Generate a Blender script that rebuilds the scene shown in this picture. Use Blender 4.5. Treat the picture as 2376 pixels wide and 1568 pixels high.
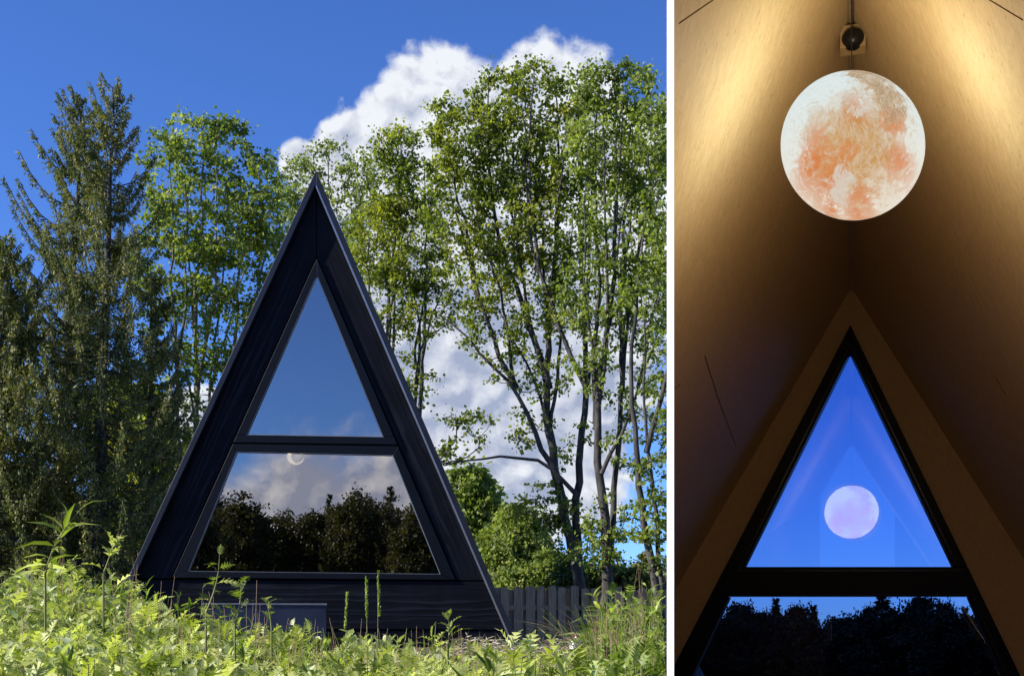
import bpy, bmesh, math, random
import numpy as np
from mathutils import Vector, Matrix, Euler
for o in list(bpy.data.objects): bpy.data.objects.remove(o)
SC = bpy.context.scene
C = SC.collection
random.seed(7); RNG = np.random.default_rng(11)
PI = math.pi
# ------------------------------------------------------------------ camera
F = 2800.0; CX = 1188.0; HY = 1450.0; EZ = 1.3      # focal length, centre and horizon in photo units (2376 x 1568)
cam = bpy.data.cameras.new('camera'); camo = bpy.data.objects.new('camera', cam); C.objects.link(camo)
camo.location = (0, 0, EZ); camo.rotation_euler = (PI/2, 0, 0)
cam.sensor_width = 36; cam.lens = 36*F/2376; cam.shift_y = (HY-784)/2376; cam.clip_end = 3000; cam.clip_start = .05
SC.camera = camo
SC.view_settings.view_transform = 'Standard'; SC.view_settings.look = 'None'
SC.view_settings.gamma = 1; SC.view_settings.exposure = 0.6
SC.cycles.max_bounces = 7; SC.cycles.diffuse_bounces = 4; SC.cycles.transparent_max_bounces = 10
SC.render.resolution_x = 1024; SC.render.resolution_y = 675
# ------------------------------------------------------------------ sun and sky
SUN = Vector((-.82, -.25, .50)).normalized()
sl = bpy.data.lights.new('sun', 'SUN'); sl.energy = 5.0; sl.angle = math.radians(.5); sl.color = (1, .95, .86)
so = bpy.data.objects.new('sun', sl); C.objects.link(so); so.rotation_euler = SUN.to_track_quat('Z', 'Y').to_euler(); so.location = (-20, -5, 25)
W = bpy.data.worlds.new('World'); SC.world = W; W.use_nodes = True
class NT:
    """tiny node writer"""
    def __init__(s, nt): s.t = nt; nt.nodes.clear()
    def n(s, typ, ins=None, **kw):
        nd = s.t.nodes.new(typ)
        for k, v in kw.items(): setattr(nd, k, v)
        for k, v in (ins or {}).items():
            if isinstance(v, bpy.types.NodeSocket): s.t.links.new(v, nd.inputs[k])
            else:
                if isinstance(v, tuple) and len(v) == 3 and nd.inputs[k].type == 'RGBA': v = (*v, 1)
                nd.inputs[k].default_value = v
        return nd
    def m(s, op, a, b=0, c=0, clamp=False):
        nd = s.n('ShaderNodeMath', {0: a, 1: b, 2: c}, operation=op); nd.use_clamp = clamp; return nd.outputs[0]
    def vm(s, op, a, b=(0, 0, 0)):
        nd = s.n('ShaderNodeVectorMath', {0: a, 1: b}, operation=op); return nd.outputs[0]
    def vs(s, a, k):
        nd = s.n('ShaderNodeVectorMath', {0: a, 'Scale': k}, operation='SCALE'); return nd.outputs[0]
    def mix(s, f, a, b, bt='MIX'):
        nd = s.n('ShaderNodeMix', data_type='RGBA', blend_type=bt)
        for k, v in ((0, f), (6, a), (7, b)):
            if isinstance(v, bpy.types.NodeSocket): s.t.links.new(v, nd.inputs[k])
            else: nd.inputs[k].default_value = (*v, 1) if isinstance(v, tuple) and len(v) == 3 else v
        return nd.outputs[2]
    def sm(s, x, a, b):
        nd = s.n('ShaderNodeMapRange', {0: x, 1: a, 2: b}, interpolation_type='SMOOTHSTEP'); return nd.outputs[0]
    def noise(s, v, sc, det=4, rough=.55, dist=0):
        return s.n('ShaderNodeTexNoise', {'Vector': v, 'Scale': sc, 'Detail': det, 'Roughness': rough, 'Distortion': dist}).outputs[0]
def world():
    t = NT(W.node_tree)
    sky = t.n('ShaderNodeTexSky', sky_type='NISHITA'); sky.sun_disc = False
    sky.sun_elevation = math.asin(SUN.z); sky.sun_rotation = math.atan2(SUN.x, SUN.y)
    sky.altitude = 1200; sky.air_density = .9; sky.dust_density = .05; sky.ozone_density = 3.5
    d = t.n('ShaderNodeTexCoord').outputs['Generated']
    sep = t.n('ShaderNodeSeparateXYZ', {0: d})
    X, Y, Z = sep.outputs
    ay = t.m('MAXIMUM', t.m('ABSOLUTE', Y), .02)
    a = t.m('DIVIDE', X, ay); b = t.m('DIVIDE', Z, ay)
    ab = t.n('ShaderNodeCombineXYZ', {0: a, 1: b, 2: t.m('MULTIPLY', t.m('SIGN', Y), .37)}).outputs[0]
    skyc = t.mix(1.0, sky.outputs[0], (.66, .98, 1.60), 'MULTIPLY')
    skyc = t.vs(skyc, .088)
    # cumulus heads: rounded billows
    warp = t.n('ShaderNodeTexNoise', {'Vector': ab, 'Scale': 22, 'Detail': 3}).outputs['Color']
    wv = t.vm('ADD', ab, t.vs(t.vm('SUBTRACT', warp, (.5, .5, .5)), .030))
    def dens(v):
        v1 = t.n('ShaderNodeTexVoronoi', {'Vector': v, 'Scale': 24, 'Smoothness': .6, 'Randomness': 1}, feature='SMOOTH_F1').outputs[0]
        v2 = t.n('ShaderNodeTexVoronoi', {'Vector': v, 'Scale': 60, 'Smoothness': .5}, feature='SMOOTH_F1').outputs[0]
        n = t.noise(v, 55, 6, .62)
        s = t.m('ADD', t.m('MULTIPLY', t.m('SUBTRACT', 1, v1), .50), t.m('MULTIPLY', t.m('SUBTRACT', 1, v2), .20))
        return t.m('ADD', s, t.m('MULTIPLY', n, .42))
    n1 = dens(wv); n2 = dens(t.vm('ADD', wv, (-.006, .009, 0)))
    E = [(1000, 270, 135, 185), (890, 370, 175, 165), (770, 400, 120, 85), (1100, 300, 110, 160), (1255, 215, 120, 150), (1345, 300, 150, 200),
         (1200, 640, 470, 440), (1130, 1000, 420, 330), (1570, 350, 110, 160), (1200, 1150, 200, 130), (480, 1020, 330, 130), (700, 380, 60, 60)]
    f = None
    for (x, y, rx, ry) in E:
        e = t.m('SQRT', t.m('ADD', t.m('POWER', t.m('DIVIDE', t.m('SUBTRACT', a, (x-CX)/F), rx/F), 2), t.m('POWER', t.m('DIVIDE', t.m('SUBTRACT', b, (HY-y)/F), ry/F), 2)))
        e = t.m('SUBTRACT', 1, e)
        f = e if f is None else t.m('SMOOTH_MAX', f, e, .12)
    fr = t.m('ADD', f, t.m('MULTIPLY', t.m('SUBTRACT', n1, .66), .85))
    alpha_f = t.m('MULTIPLY', t.sm(fr, -.07, .16), t.m('GREATER_THAN', Y, .02))
    # a bank of cloud behind the photographer, clear blue above it
    big = t.noise(ab, 7, 3, .5)
    br = t.m('ADD', t.m('MULTIPLY', t.m('SUBTRACT', .158, b), 16), t.m('ADD', t.m('MULTIPLY', t.m('SUBTRACT', n1, .66), .9), t.m('MULTIPLY', t.m('SUBTRACT', big, .5), 1.9)))
    alpha_b = t.m('MULTIPLY', t.sm(br, -.05, .6), t.m('LESS_THAN', Y, -.02))
    alpha = t.m('MAXIMUM', alpha_f, alpha_b)
    lit = t.m('ADD', t.m('MULTIPLY', t.m('SUBTRACT', n1, n2), 3.4), .60)
    edge = t.sm(fr, .75, .05)                                     # thin rims catch the light
    low = t.sm(b, .20, .42)
    lo2 = t.noise(ab, 9, 3, .5)
    lit = t.m('ADD', lit, t.m('ADD', t.m('MULTIPLY', t.m('SUBTRACT', low, .45), .62), t.m('MULTIPLY', t.m('SUBTRACT', lo2, .5), 1.3)))
    lit = t.m('ADD', lit, t.m('MULTIPLY', t.m('SUBTRACT', edge, .5), .25), 0, True)
    cc = t.mix(lit, (.25, .29, .40), (.58, .60, .64))
    cc = t.vs(cc, t.m('ADD', 1, t.m('MULTIPLY', t.m('LESS_THAN', Y, -.02), .45)))
    col = t.mix(alpha, skyc, cc)
    bg = t.n('ShaderNodeBackground', {'Color': col, 'Strength': 1.0})
    t.n('ShaderNodeOutputWorld', {0: bg.outputs[0]})
world()
# ------------------------------------------------------------------ helpers
def P(x, y, Y): return Vector(((x-CX)/F*Y, Y, EZ+(HY-y)/F*Y))
class Frame:
    """upright local frame facing azimuth theta; loc() turns a photo point on the plane at distance v into local metres"""
    def __init__(s, px, v0, z0):
        s.th = math.atan((px-CX)/F); s.v0 = v0; s.z0 = z0; s.c = math.cos(s.th); s.s = math.sin(s.th)
    def loc(s, x, y, v):
        a = (x-CX)/F; b = (HY-y)/F; t = v/(s.c+a*s.s)
        return (t*(a*s.c-s.s), v-s.v0, EZ+t*b-s.z0)
    def base(s): return (s.v0*s.s, s.v0*s.c, s.z0)
    def world(s, u, v, z):
        v += s.v0; return Vector((u*s.c+v*s.s, -u*s.s+v*s.c, z+s.z0))
def tag(o, label=None, cat=None, group=None, kind=None):
    if label: o['label'] = label
    if cat: o['category'] = cat
    if group: o['group'] = group
    if kind: o['kind'] = kind
    return o
def thing(name, label, cat, loc=(0, 0, 0), rz=0, group=None):
    o = bpy.data.objects.new(name, None); C.objects.link(o); o.location = loc; o.rotation_euler = (0, 0, rz); o.empty_display_size = .2
    return tag(o, label, cat, group)
def link(name, me, mat, parent=None, smooth=False):
    if mat and not me.materials: me.materials.append(mat)
    o = bpy.data.objects.new(name, me); C.objects.link(o)
    if parent: o.parent = parent
    if smooth: me.shade_smooth()
    return o
def npmesh(name, V, faces, mat, parent=None, smooth=False):
    """faces: list of int arrays (n,k)"""
    me = bpy.data.meshes.new(name); V = np.asarray(V, dtype=np.float32)
    me.vertices.add(len(V)); me.vertices.foreach_set('co', V.ravel())
    lv = np.concatenate([f.ravel() for f in faces]).astype(np.int32)
    ct = np.concatenate([np.full(len(f), f.shape[1]) for f in faces]).astype(np.int32)
    me.loops.add(len(lv)); me.loops.foreach_set('vertex_index', lv)
    me.polygons.add(len(ct)); me.polygons.foreach_set('loop_start', (np.cumsum(ct)-ct).astype(np.int32)); me.polygons.foreach_set('loop_total', ct)
    me.update(calc_edges=True); me.validate()
    return link(name, me, mat, parent, smooth)
def bmobj(name, bm, mat, parent=None, smooth=False, bevel=0):
    bmesh.ops.recalc_face_normals(bm, faces=bm.faces)
    me = bpy.data.meshes.new(name); bm.to_mesh(me); bm.free()
    o = link(name, me, mat, parent, smooth)
    if bevel:
        b = o.modifiers.new('bevel', 'BEVEL'); b.width = bevel; b.segments = 2; b.limit_method = 'ANGLE'
    return o
def prism(bm, pts, y0, y1):
    """pts: list of (x,z) going round; extruded from y0 to y1"""
    a = [bm.verts.new((p[0], y0, p[1])) for p in pts]; b = [bm.verts.new((p[0], y1, p[1])) for p in pts]; n = len(pts)
    bm.faces.new(a); bm.faces.new(b[::-1])
    for i in range(n): bm.faces.new((a[i], a[(i+1) % n], b[(i+1) % n], b[i]))
def box(bm, x0, x1, y0, y1, z0, z1): prism(bm, [(x0, z0), (x1, z0), (x1, z1), (x0, z1)], y0, y1)
def frames_(d):
    """orthonormal frames for directions (n,3)"""
    up = np.where(np.abs(d[:, 2:3]) > .9, np.array([[1., 0, 0]]), np.array([[0, 0, 1.]]))
    s = np.cross(d, up); s /= np.linalg.norm(s, axis=1, keepdims=True)+1e-9
    return s, np.cross(s, d)
def tubes(A, B, ra, rb, k=5):
    """many frusta at once"""
    A = np.asarray(A, float); B = np.asarray(B, float); d = B-A; d /= np.linalg.norm(d, axis=1, keepdims=True)+1e-9
    s, u = frames_(d); n = len(A); V = np.zeros((n, 2*k, 3))
    for i in range(k):
        an = 2*PI*i/k; o = s*math.cos(an)+u*math.sin(an)
        V[:, i] = A+o*np.asarray(ra)[:, None]; V[:, k+i] = B+o*np.asarray(rb)[:, None]
    base = (np.arange(n)*2*k)[:, None, None]
    q = np.array([[i, (i+1) % k, k+(i+1) % k, k+i] for i in range(k)])[None]
    return V.reshape(-1, 3), (base+q).reshape(-1, 4)
def chain(pts, rads, k=8, caps=True):
    """one continuous tapered tube through pts"""
    pts = np.asarray(pts, float); n = len(pts); d = np.gradient(pts, axis=0); d /= np.linalg.norm(d, axis=1, keepdims=True)+1e-9
    s, u = frames_(d)
    for i in range(1, n):
        if np.dot(s[i], s[i-1]) < 0: s[i] *= -1; u[i] *= -1
    V = np.concatenate([[pts[i]+(s[i]*math.cos(2*PI*j/k)+u[i]*math.sin(2*PI*j/k))*rads[i] for j in range(k)] for i in range(n)])
    Fq = np.array([[i*k+j, i*k+(j+1) % k, (i+1)*k+(j+1) % k, (i+1)*k+j] for i in range(n-1) for j in range(k)])
    return V, Fq
def merge(parts):
    Vs, Fs, o = [], [], 0
    for V, Fq in parts: Vs.append(V); Fs.append(Fq+o); o += len(V)
    return np.concatenate(Vs), np.concatenate(Fs)
def leafquads(p, d, L, Wd, rng, fold=.25):
    """kite-shaped leaves at p along d"""
    n = len(p); d = d/(np.linalg.norm(d, axis=1, keepdims=True)+1e-9)
    r = rng.normal(size=(n, 3)); s = np.cross(d, r); s /= np.linalg.norm(s, axis=1, keepdims=True)+1e-9
    u = np.cross(s, d); L = np.asarray(L)[:, None]; Wd = np.asarray(Wd)[:, None]
    V = np.stack([p, p+d*L*.42+s*Wd+u*Wd*fold, p+d*L, p+d*L*.42-s*Wd+u*Wd*fold], 1)
    f = (np.arange(n)*4)[:, None]
    return V.reshape(-1, 3), np.concatenate([f+np.array([[0, 1, 2]]), f+np.array([[0, 2, 3]])])
def sst(x, a, b):
    t = np.clip((x-a)/(b-a), 0, 1); return t*t*(3-2*t)
# ------------------------------------------------------------------ materials
def mat(name):
    m = bpy.data.materials.new(name); m.use_nodes = True; return m, NT(m.node_tree)
def finish(t, sh): t.n('ShaderNodeOutputMaterial', {0: sh})
def pbr(t, **k):
    return t.n('ShaderNodeBsdfPrincipled', {n.replace('_', ' '): v for n, v in k.items()})
def leafmat(name, cols, tr=.35, patch=1.5, rough=.5, hue=None):
    m, t = mat(name)
    g = t.n('ShaderNodeNewGeometry'); rnd = g.outputs['Random Per Island']
    pos = g.outputs['Position']
    n = t.noise(pos, patch, 3, .6)
    v = t.m('ADD', t.m('MULTIPLY', rnd, .55), t.m('MULTIPLY', t.sm(n, .35, .65), .45))
    cr = t.n('ShaderNodeValToRGB', {0: v}); e = cr.color_ramp.elements
    while len(e) < len(cols): e.new(.5)
    for i, c in enumerate(cols): e[i].position = i/(len(cols)-1); e[i].color = (*c, 1)
    col = cr.outputs[0]
    p = pbr(t, Base_Color=col, Roughness=rough); p.inputs['Specular IOR Level'].default_value = .35 if rough < .9 else .05
    tc = t.mix(1, col, (1.35, 1.5, .55), 'MULTIPLY')
    tl = t.n('ShaderNodeBsdfTranslucent', {'Color': tc})
    ms = t.n('ShaderNodeMixShader', {0: tr, 1: p.outputs[0], 2: tl.outputs[0]})
    finish(t, ms.outputs[0]); return m
def barkmat(name, c1, c2, sc=14):
    m, t = mat(name); pos = t.n('ShaderNodeNewGeometry').outputs['Position']
    st = t.vm('MULTIPLY', pos, (1, 1, .25)); n = t.noise(st, sc, 6, .7)
    col = t.mix(t.sm(n, .35, .68), c1, c2)
    b = t.n('ShaderNodeBump', {'Height': n, 'Strength': .6, 'Distance': .03})
    finish(t, pbr(t, Base_Color=col, Roughness=.9, Normal=b.outputs[0]).outputs[0]); return m
def plain(name, col, rough=.5, metal=0, var=.12, sc=8, bump=0, spec=.5):
    m, t = mat(name); oc = t.n('ShaderNodeTexCoord').outputs['Object']; n = t.noise(oc, sc, 5, .6)
    c = t.mix(t.m('MULTIPLY', t.sm(n, .3, .7), 1), tuple(x*(1-var) for x in col), tuple(min(1, x*(1+var)) for x in col))
    p = pbr(t, Base_Color=c, Roughness=rough, Metallic=metal); p.inputs['Specular IOR Level'].default_value = spec
    if bump:
        b = t.n('ShaderNodeBump', {'Height': n, 'Strength': bump, 'Distance': .01}); t.t.links.new(b.outputs[0], p.inputs['Normal'])
    finish(t, p.outputs[0]); return m
def charred(name, rot):
    m, t = mat(name); oc = t.n('ShaderNodeTexCoord').outputs['Object']
    v = t.n('ShaderNodeVectorRotate', {'Vector': oc, 'Axis': (0, 1, 0), 'Angle': rot}, rotation_type='AXIS_ANGLE').outputs[0]
    v = t.vm('MULTIPLY', v, (1, 1, .10))
    wob = t.noise(v, 3.5, 3, .5)
    w = t.n('ShaderNodeTexWave', {'Vector': v, 'Scale': 4.5, 'Distortion': 9, 'Detail': 3, 'Detail Scale': 1.6, 'Detail Roughness': .6}, wave_type='BANDS', bands_direction='X').outputs[0]
    fine = t.noise(t.vm('MULTIPLY', v, (1, 1, .3)), 90, 4, .7)
    blot = t.noise(oc, 3.2, 4, .6)
    g = t.m('MULTIPLY', t.sm(w, .72, 1.0), t.sm(wob, .42, .62))
    g = t.m('MULTIPLY', g, t.m('ADD', fine, .25))
    base = t.mix(t.sm(blot, .35, .7), (.0018, .0025, .006), (.0045, .006, .012))
    base = t.mix(t.m('MULTIPLY', t.sm(fine, .5, .72), .5), base, (.005, .007, .014))
    c = t.mix(g, base, (.015, .018, .028))
    b = t.n('ShaderNodeBump', {'Height': t.m('ADD', w, fine), 'Strength': .25, 'Distance': .004})
    p = pbr(t, Base_Color=c, Roughness=.6, Normal=b.outputs[0]); p.inputs['Specular IOR Level'].default_value = .12
    finish(t, p.outputs[0]); return m
M = {}
M['charL'] = charred('charred_wood_left', -.42); M['charR'] = charred('charred_wood_right', .41); M['charH'] = charred('charred_wood_level', PI/2)
M['frame'] = plain('black_window_frame', (.002, .004, .009), .45, 0, .25, 5, 0, .2)
M['fascia'] = plain('dark_grey_metal_edge', (.016, .019, .030), .38, .2, .25, 4)
M['roof'] = plain('dark_roof_metal', (.03, .033, .045), .45, .4)
M['bead'] = plain('glazing_bead_glint', (.22, .24, .28), .4)  # pale colour puts the glint of the rim into the bead
M['black'] = plain('matt_black', (.004, .004, .006), .8)
M['inner_black'] = plain('black_frame_indoors', (.0015, .0015, .003), .45, 0, .4, 3, 0, .2)
M['white'] = plain('white_paint', (.88, .88, .88), .5, 0, .03)
M['bark'] = barkmat('grey_brown_bark', (.035, .03, .026), (.13, .12, .10))
M['bark_dark'] = barkmat('dark_bark', (.025, .022, .021), (.10, .09, .08))
M['bark_pale'] = barkmat('pale_bark', (.10, .09, .07), (.26, .25, .21))
M['birch'] = barkmat('white_birch_bark', (.25, .24, .22), (.75, .73, .68), 9)
M['leaf_ash'] = leafmat('leaf_mid_green', [(.05, .07, .016), (.14, .19, .034), (.28, .33, .065), (.46, .49, .14)], .48)
M['leaf_light'] = leafmat('leaf_light_green', [(.07, .10, .022), (.16, .21, .04), (.28, .32, .07), (.42, .44, .13)], .42)
M['leaf_maple'] = leafmat('leaf_olive_green', [(.05, .07, .012), (.14, .18, .024), (.29, .32, .045), (.42, .38, .07)], .50, .8)
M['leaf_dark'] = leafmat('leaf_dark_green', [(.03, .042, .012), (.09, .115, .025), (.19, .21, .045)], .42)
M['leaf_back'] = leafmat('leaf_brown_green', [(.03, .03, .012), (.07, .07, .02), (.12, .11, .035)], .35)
M['leaf_yellow'] = leafmat('leaf_yellow_green', [(.14, .16, .015), (.32, .32, .03), (.58, .52, .06)], .5)
M['needle'] = leafmat('spruce_needle', [(.028, .042, .010), (.095, .118, .026), (.23, .235, .065), (.46, .38, .16)], .25, 2.2, .6)
M['needle_dusk'] = leafmat('dusk_darkened_needle', [(.002, .0035, .004), (.0045, .007, .007)], .1, 1.5, .95)  # near-black leaf colour paints the dusk darkness into the trees
M['weed'] = leafmat('weed_leaf', [(.055, .08, .015), (.25, .30, .055), (.48, .51, .12), (.64, .65, .27), (.82, .82, .60)], .42, 3, .42)
M['weed2'] = leafmat('weed_leaf_narrow', [(.06, .11, .02), (.17, .24, .04), (.34, .42, .08), (.60, .64, .30)], .38, 3, .42)
M['weed3'] = leafmat('weed_leaf_pale', [(.08, .11, .03), (.26, .31, .09), (.48, .52, .21), (.72, .74, .48)], .36, 4, .4)
M['stem'] = plain('weed_stem', (.20, .21, .07), .6)
M['drystem'] = plain('dry_stalk', (.30, .20, .13), .8)
M['straw'] = leafmat('dry_straw', [(.13, .09, .06), (.30, .23, .14), (.50, .42, .30), (.72, .66, .55)], .1, 2)
M['dead'] = leafmat('dry_grass_plume', [(.16, .13, .07), (.30, .25, .15)], .1)
def ground_mat():
    m, t = mat('soil_and_grass'); pos = t.n('ShaderNodeNewGeometry').outputs['Position']
    n = t.noise(pos, .8, 8, .65); n2 = t.noise(pos, 14, 6, .7)
    c = t.mix(t.sm(n, .4, .62), (.05, .06, .02), (.13, .095, .06)); c = t.mix(t.sm(n2, .45, .75), c, (.26, .20, .14))
    b = t.n('ShaderNodeBump', {'Height': n2, 'Strength': .8, 'Distance': .05})
    finish(t, pbr(t, Base_Color=c, Roughness=.95, Normal=b.outputs[0]).outputs[0]); return m
M['ground'] = ground_mat()
def ply_mat(name, base, dark, gloss=.42, rot=0):
    m, t = mat(name); oc = t.n('ShaderNodeTexCoord').outputs['Object']
    v = t.n('ShaderNodeVectorRotate', {'Vector': oc, 'Axis': (1, 0, 0), 'Angle': .75}, rotation_type='AXIS_ANGLE').outputs[0]
    v = t.vm('MULTIPLY', v, (1, .05, 1))
    n = t.noise(v, 55, 8, .7, .25); n2 = t.noise(oc, 1.4, 4, .6); n3 = t.noise(t.vm('MULTIPLY', v, (1, .5, 1)), 110, 3, .8)
    c = t.mix(t.sm(n, .3, .75), dark, base)
    c = t.mix(t.m('MULTIPLY', t.sm(n2, .4, .7), .22), c, dark)
    c = t.mix(t.m('MULTIPLY', t.sm(n3, .60, .70), .75), c, tuple(x*.45 for x in dark))
    b = t.n('ShaderNodeBump', {'Height': n, 'Strength': .08, 'Distance': .003})
    p = pbr(t, Base_Color=c, Roughness=gloss, Normal=b.outputs[0]); p.inputs['Specular IOR Level'].default_value = .35
    finish(t, p.outputs[0]); return m
M['ply'] = ply_mat('plywood_lining', (.82, .63, .38), (.68, .50, .28), .62)
M['plyend'] = ply_mat('plywood_gable', (.74, .53, .29), (.64, .43, .21), .6)
def glass(name, refl, tint, rough=0.0):
    m, t = mat(name)
    g = t.n('ShaderNodeBsdfGlossy', {'Color': (.95, .87, .82), 'Roughness': rough})
    tr = t.n('ShaderNodeBsdfTransparent', {'Color': tint})
    fr = t.n('ShaderNodeFresnel', {'IOR': 1.5}).outputs[0]
    f = t.m('ADD', t.m('MULTIPLY', fr, 1-refl), refl, 0, True)
    ms = t.n('ShaderNodeMixShader', {0: f, 1: tr.outputs[0], 2: g.outputs[0]}); finish(t, ms.outputs[0]); return m
M['coat_glass'] = glass('coated_window_glass', .37, (.30, .30, .33))
M['dusk_glass'] = glass('dusk_tint_window_glass', .008, (.40, .53, .78))  # blue tint stands in for dusk light outside
# ------------------------------------------------------------------ ground
def terr(X, Y):
    X = np.asarray(X, float); Y = np.asarray(Y, float)
    up = 1.0*sst(Y, 1.5, 10.2)+.06*sst(Y, 10.2, 12.5)-.55*sst(Y, 16, 24)
    k = sst(Y, 9, 13); a0 = .055*(1-k)+.135*k
    a = X/np.maximum(Y, .5); s = sst(a, a0, a0+.062)*(Y > .5)
    low = -.05-7.5*sst(Y, 12, 60)
    return up*(1-s)+low*s
def build_ground():
    g = np.sinh(np.linspace(-5.1, 5.1, 261))*4.2
    gx, gy = np.meshgrid(g, g+8); z = terr(gx, gy)
    z = z+.03*np.sin(gx*2.1+np.sin(gy*1.3))*np.cos(gy*1.7)*(np.abs(gx) < 40)
    n = len(g); V = np.stack([gx, gy, z], -1).reshape(-1, 3); i = np.arange(n-1)
    q = (i[:, None]*n+i[None]).ravel()
    tag(npmesh('ground', V, [np.stack([q, q+1, q+n+1, q+n], 1)], M['ground'], smooth=True), kind='structure')
build_ground()
# ------------------------------------------------------------------ the black cabin
D = 12.5; CF = Frame(995, D, 1.03)      # the front is turned slightly to the left of the camera
def cpoly(bm, pts, v0, v1, fr=CF, v=None):
    """photo points at the plane v, extruded between local depths v0..v1"""
    prism(bm, [(lambda q: (q[0], q[2]))(fr.loc(x, y, (v or D))) for x, y in pts], v0, v1)
cab = thing('cabin', 'black charred-wood A-frame cabin with tall triangular window, standing in the weeds', 'cabin', CF.base(), -CF.th)
def cpart(name, polys, v0, v1, m, parent=cab, bevel=0, v=None, label=None):
    bm = bmesh.new()
    for p in polys: cpoly(bm, p, v0, v1, v=v)
    o = bmobj(name, bm, m, parent, bevel=bevel)
    if label: o['label'] = label
    return o
AP = 408
roofL = cpart('roof', [[(735, AP), (735, 433), (735-.462*(1503-433), 1503), (735-.462*(1503-AP), 1503)]], 0, 4.4, M['roof'])
roofR = cpart('roof', [[(735, AP), (735-.0+.430*(1503-AP), 1503), (735+.430*(1503-433), 1503), (735, 433)]], 0, 4.4, M['roof'])
iR0 = lambda y: 735+.430*(y-437)
cpart('edge_trim', [[(735, AP-3), (735, 436), (735-.462*(1506-436), 1506), (735-.462*(1506-AP+3), 1506)]], -.11, -.002, M['fascia'], roofL, .004)
cpart('edge_trim', [[(735.4, AP-3), (735+.430*(1506-AP+3), 1506), (735+.430*(1506-436), 1506), (735.4, 436)]], -.11, -.002, M['fascia'], roofR, .004)
cpart('trim_highlight', [[(735.5, 436.5), (iR0(1506), 1506), (iR0(1506)-3.4, 1506), (735.2, 444)]], -.112, -.03, plain('painted_trim_highlight', (.30, .32, .36), .3, .6), roofR)  # pale strip paints a highlight line along the right trim's inner edge
iL = lambda y: 735-.462*(y-439); iR = lambda y: 735+.430*(y-439)
oL = lambda y: 736-(y-602)*.4525; oR = lambda y: 736+(y-602)*.4315
cpart('gable_board', [[(734.2, 441), (734.2, 598), (oL(1341)-4, 1341), (iL(1341), 1341)]], -.03, .03, M['charL'], bevel=.003)
cpart('gable_board', [[(735.8, 441), (iR(1346), 1346), (oR(1346)+4, 1346), (735.8, 598)]], -.028, .03, M['charR'], bevel=.003)
cpart('base_board', [[(iL(1344), 1344), (iL(1456), 1456), (iR(1460), 1460), (iR(1349), 1349)]], -.025, .03, M['charH'], bevel=.003)
cpart('base_board', [[(iL(1458), 1458), (iL(1510), 1510), (iR(1510), 1510), (iR(1462), 1462)]], -.012, .03, M['charH'], bevel=.003)
cpart('sheathing', [[(734, 450), (736, 450), (736, 640), (573, 1010), (oL(1010)-20, 1010)], [(736, 450), (oR(1015)+20, 1015), (890, 1015), (736, 640)],
      [(oL(1010)-20, 1010), (573, 1010), (550, 1048), (438, 1325), (oL(1340)-20, 1340)], [(890, 1015), (oR(1015)+20, 1015), (oR(1345)+20, 1345), (1022, 1332), (912, 1056)],
      [(574, 1012), (889, 1017), (905, 1053), (556, 1045)], [(oL(1340)-20, 1340), (438, 1326), (1022, 1333), (oR(1345)+20, 1345)]], .035, .09, M['black'])
wf = cpart('window_frame', [
    [(736, 603), (736, 640), (573, 1010), (oL(1010), 1010)], [(736, 603), (oR(1014), 1014), (890, 1015), (736, 640)],
    [(oL(1010.5), 1010.5), (573, 1010.5), (890, 1015.5), (oR(1014.5), 1014.5), (oR(1033), 1033), (oL(1028), 1028)]], -.055, .034, M['frame'], bevel=.004)
wf2 = cpart('window_frame', [
    [(oL(1030), 1030), (oR(1036), 1036), (912, 1056), (550, 1048)],
    [(oL(1030.5), 1030.5), (550, 1048.5), (438, 1325), (oL(1340), 1340)], [(oR(1036.5), 1036.5), (oR(1345), 1345), (1022, 1332), (912, 1056.5)],
    [(438, 1325.5), (1022, 1332.5), (oR(1345)-.5, 1345), (oL(1340)+.5, 1340)]], -.048, .034, M['frame'], bevel=.004)
def stripline(pts, w, v0, v1, m, parent):
    bm = bmesh.new(); n = len(pts); c = (sum(p[0] for p in pts)/n, sum(p[1] for p in pts)/n)
    q = [(c[0]+(p[0]-c[0])*(1-w/max(60, math.hypot(p[0]-c[0], p[1]-c[1]))), c[1]+(p[1]-c[1])*(1-w/max(60, math.hypot(p[0]-c[0], p[1]-c[1])))) for p in pts]
    for i in range(n): cpoly(bm, [pts[i], pts[(i+1) % n], q[(i+1) % n], q[i]], v0, v1)
    return bmobj('glazing_bead', bm, m, parent)
U = [(736, 640), (573, 1010), (890, 1015)]; Lw = [(550, 1048.5), (438, 1325), (1022, 1332), (912, 1056.5)]
stripline([(736, 638), (572, 1010.4), (891, 1015.4)], 2.6, -.050, -.002, M['bead'], wf); stripline(Lw, 1.8, -.044, -.002, M['bead'], wf2)
cpart('window_pane', [[(736, 642), (575, 1009), (888, 1014)]], -.010, -.004, M['coat_glass'], wf)
cpart('window_pane', [[(551, 1050), (440, 1324), (1020, 1331), (911, 1058)]], -.010, -.004, M['coat_glass'], wf2)
cpart('back_wall', [[(735, 433), (735-.462*(1503-433), 1503), (735+.430*(1503-433), 1503)]], 4.2, 4.3, M['black'])
cpart('floor', [[(250, 1470), (250, 1500), (1190, 1500), (1190, 1470)]], .1, 4.2, M['black'])
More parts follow.
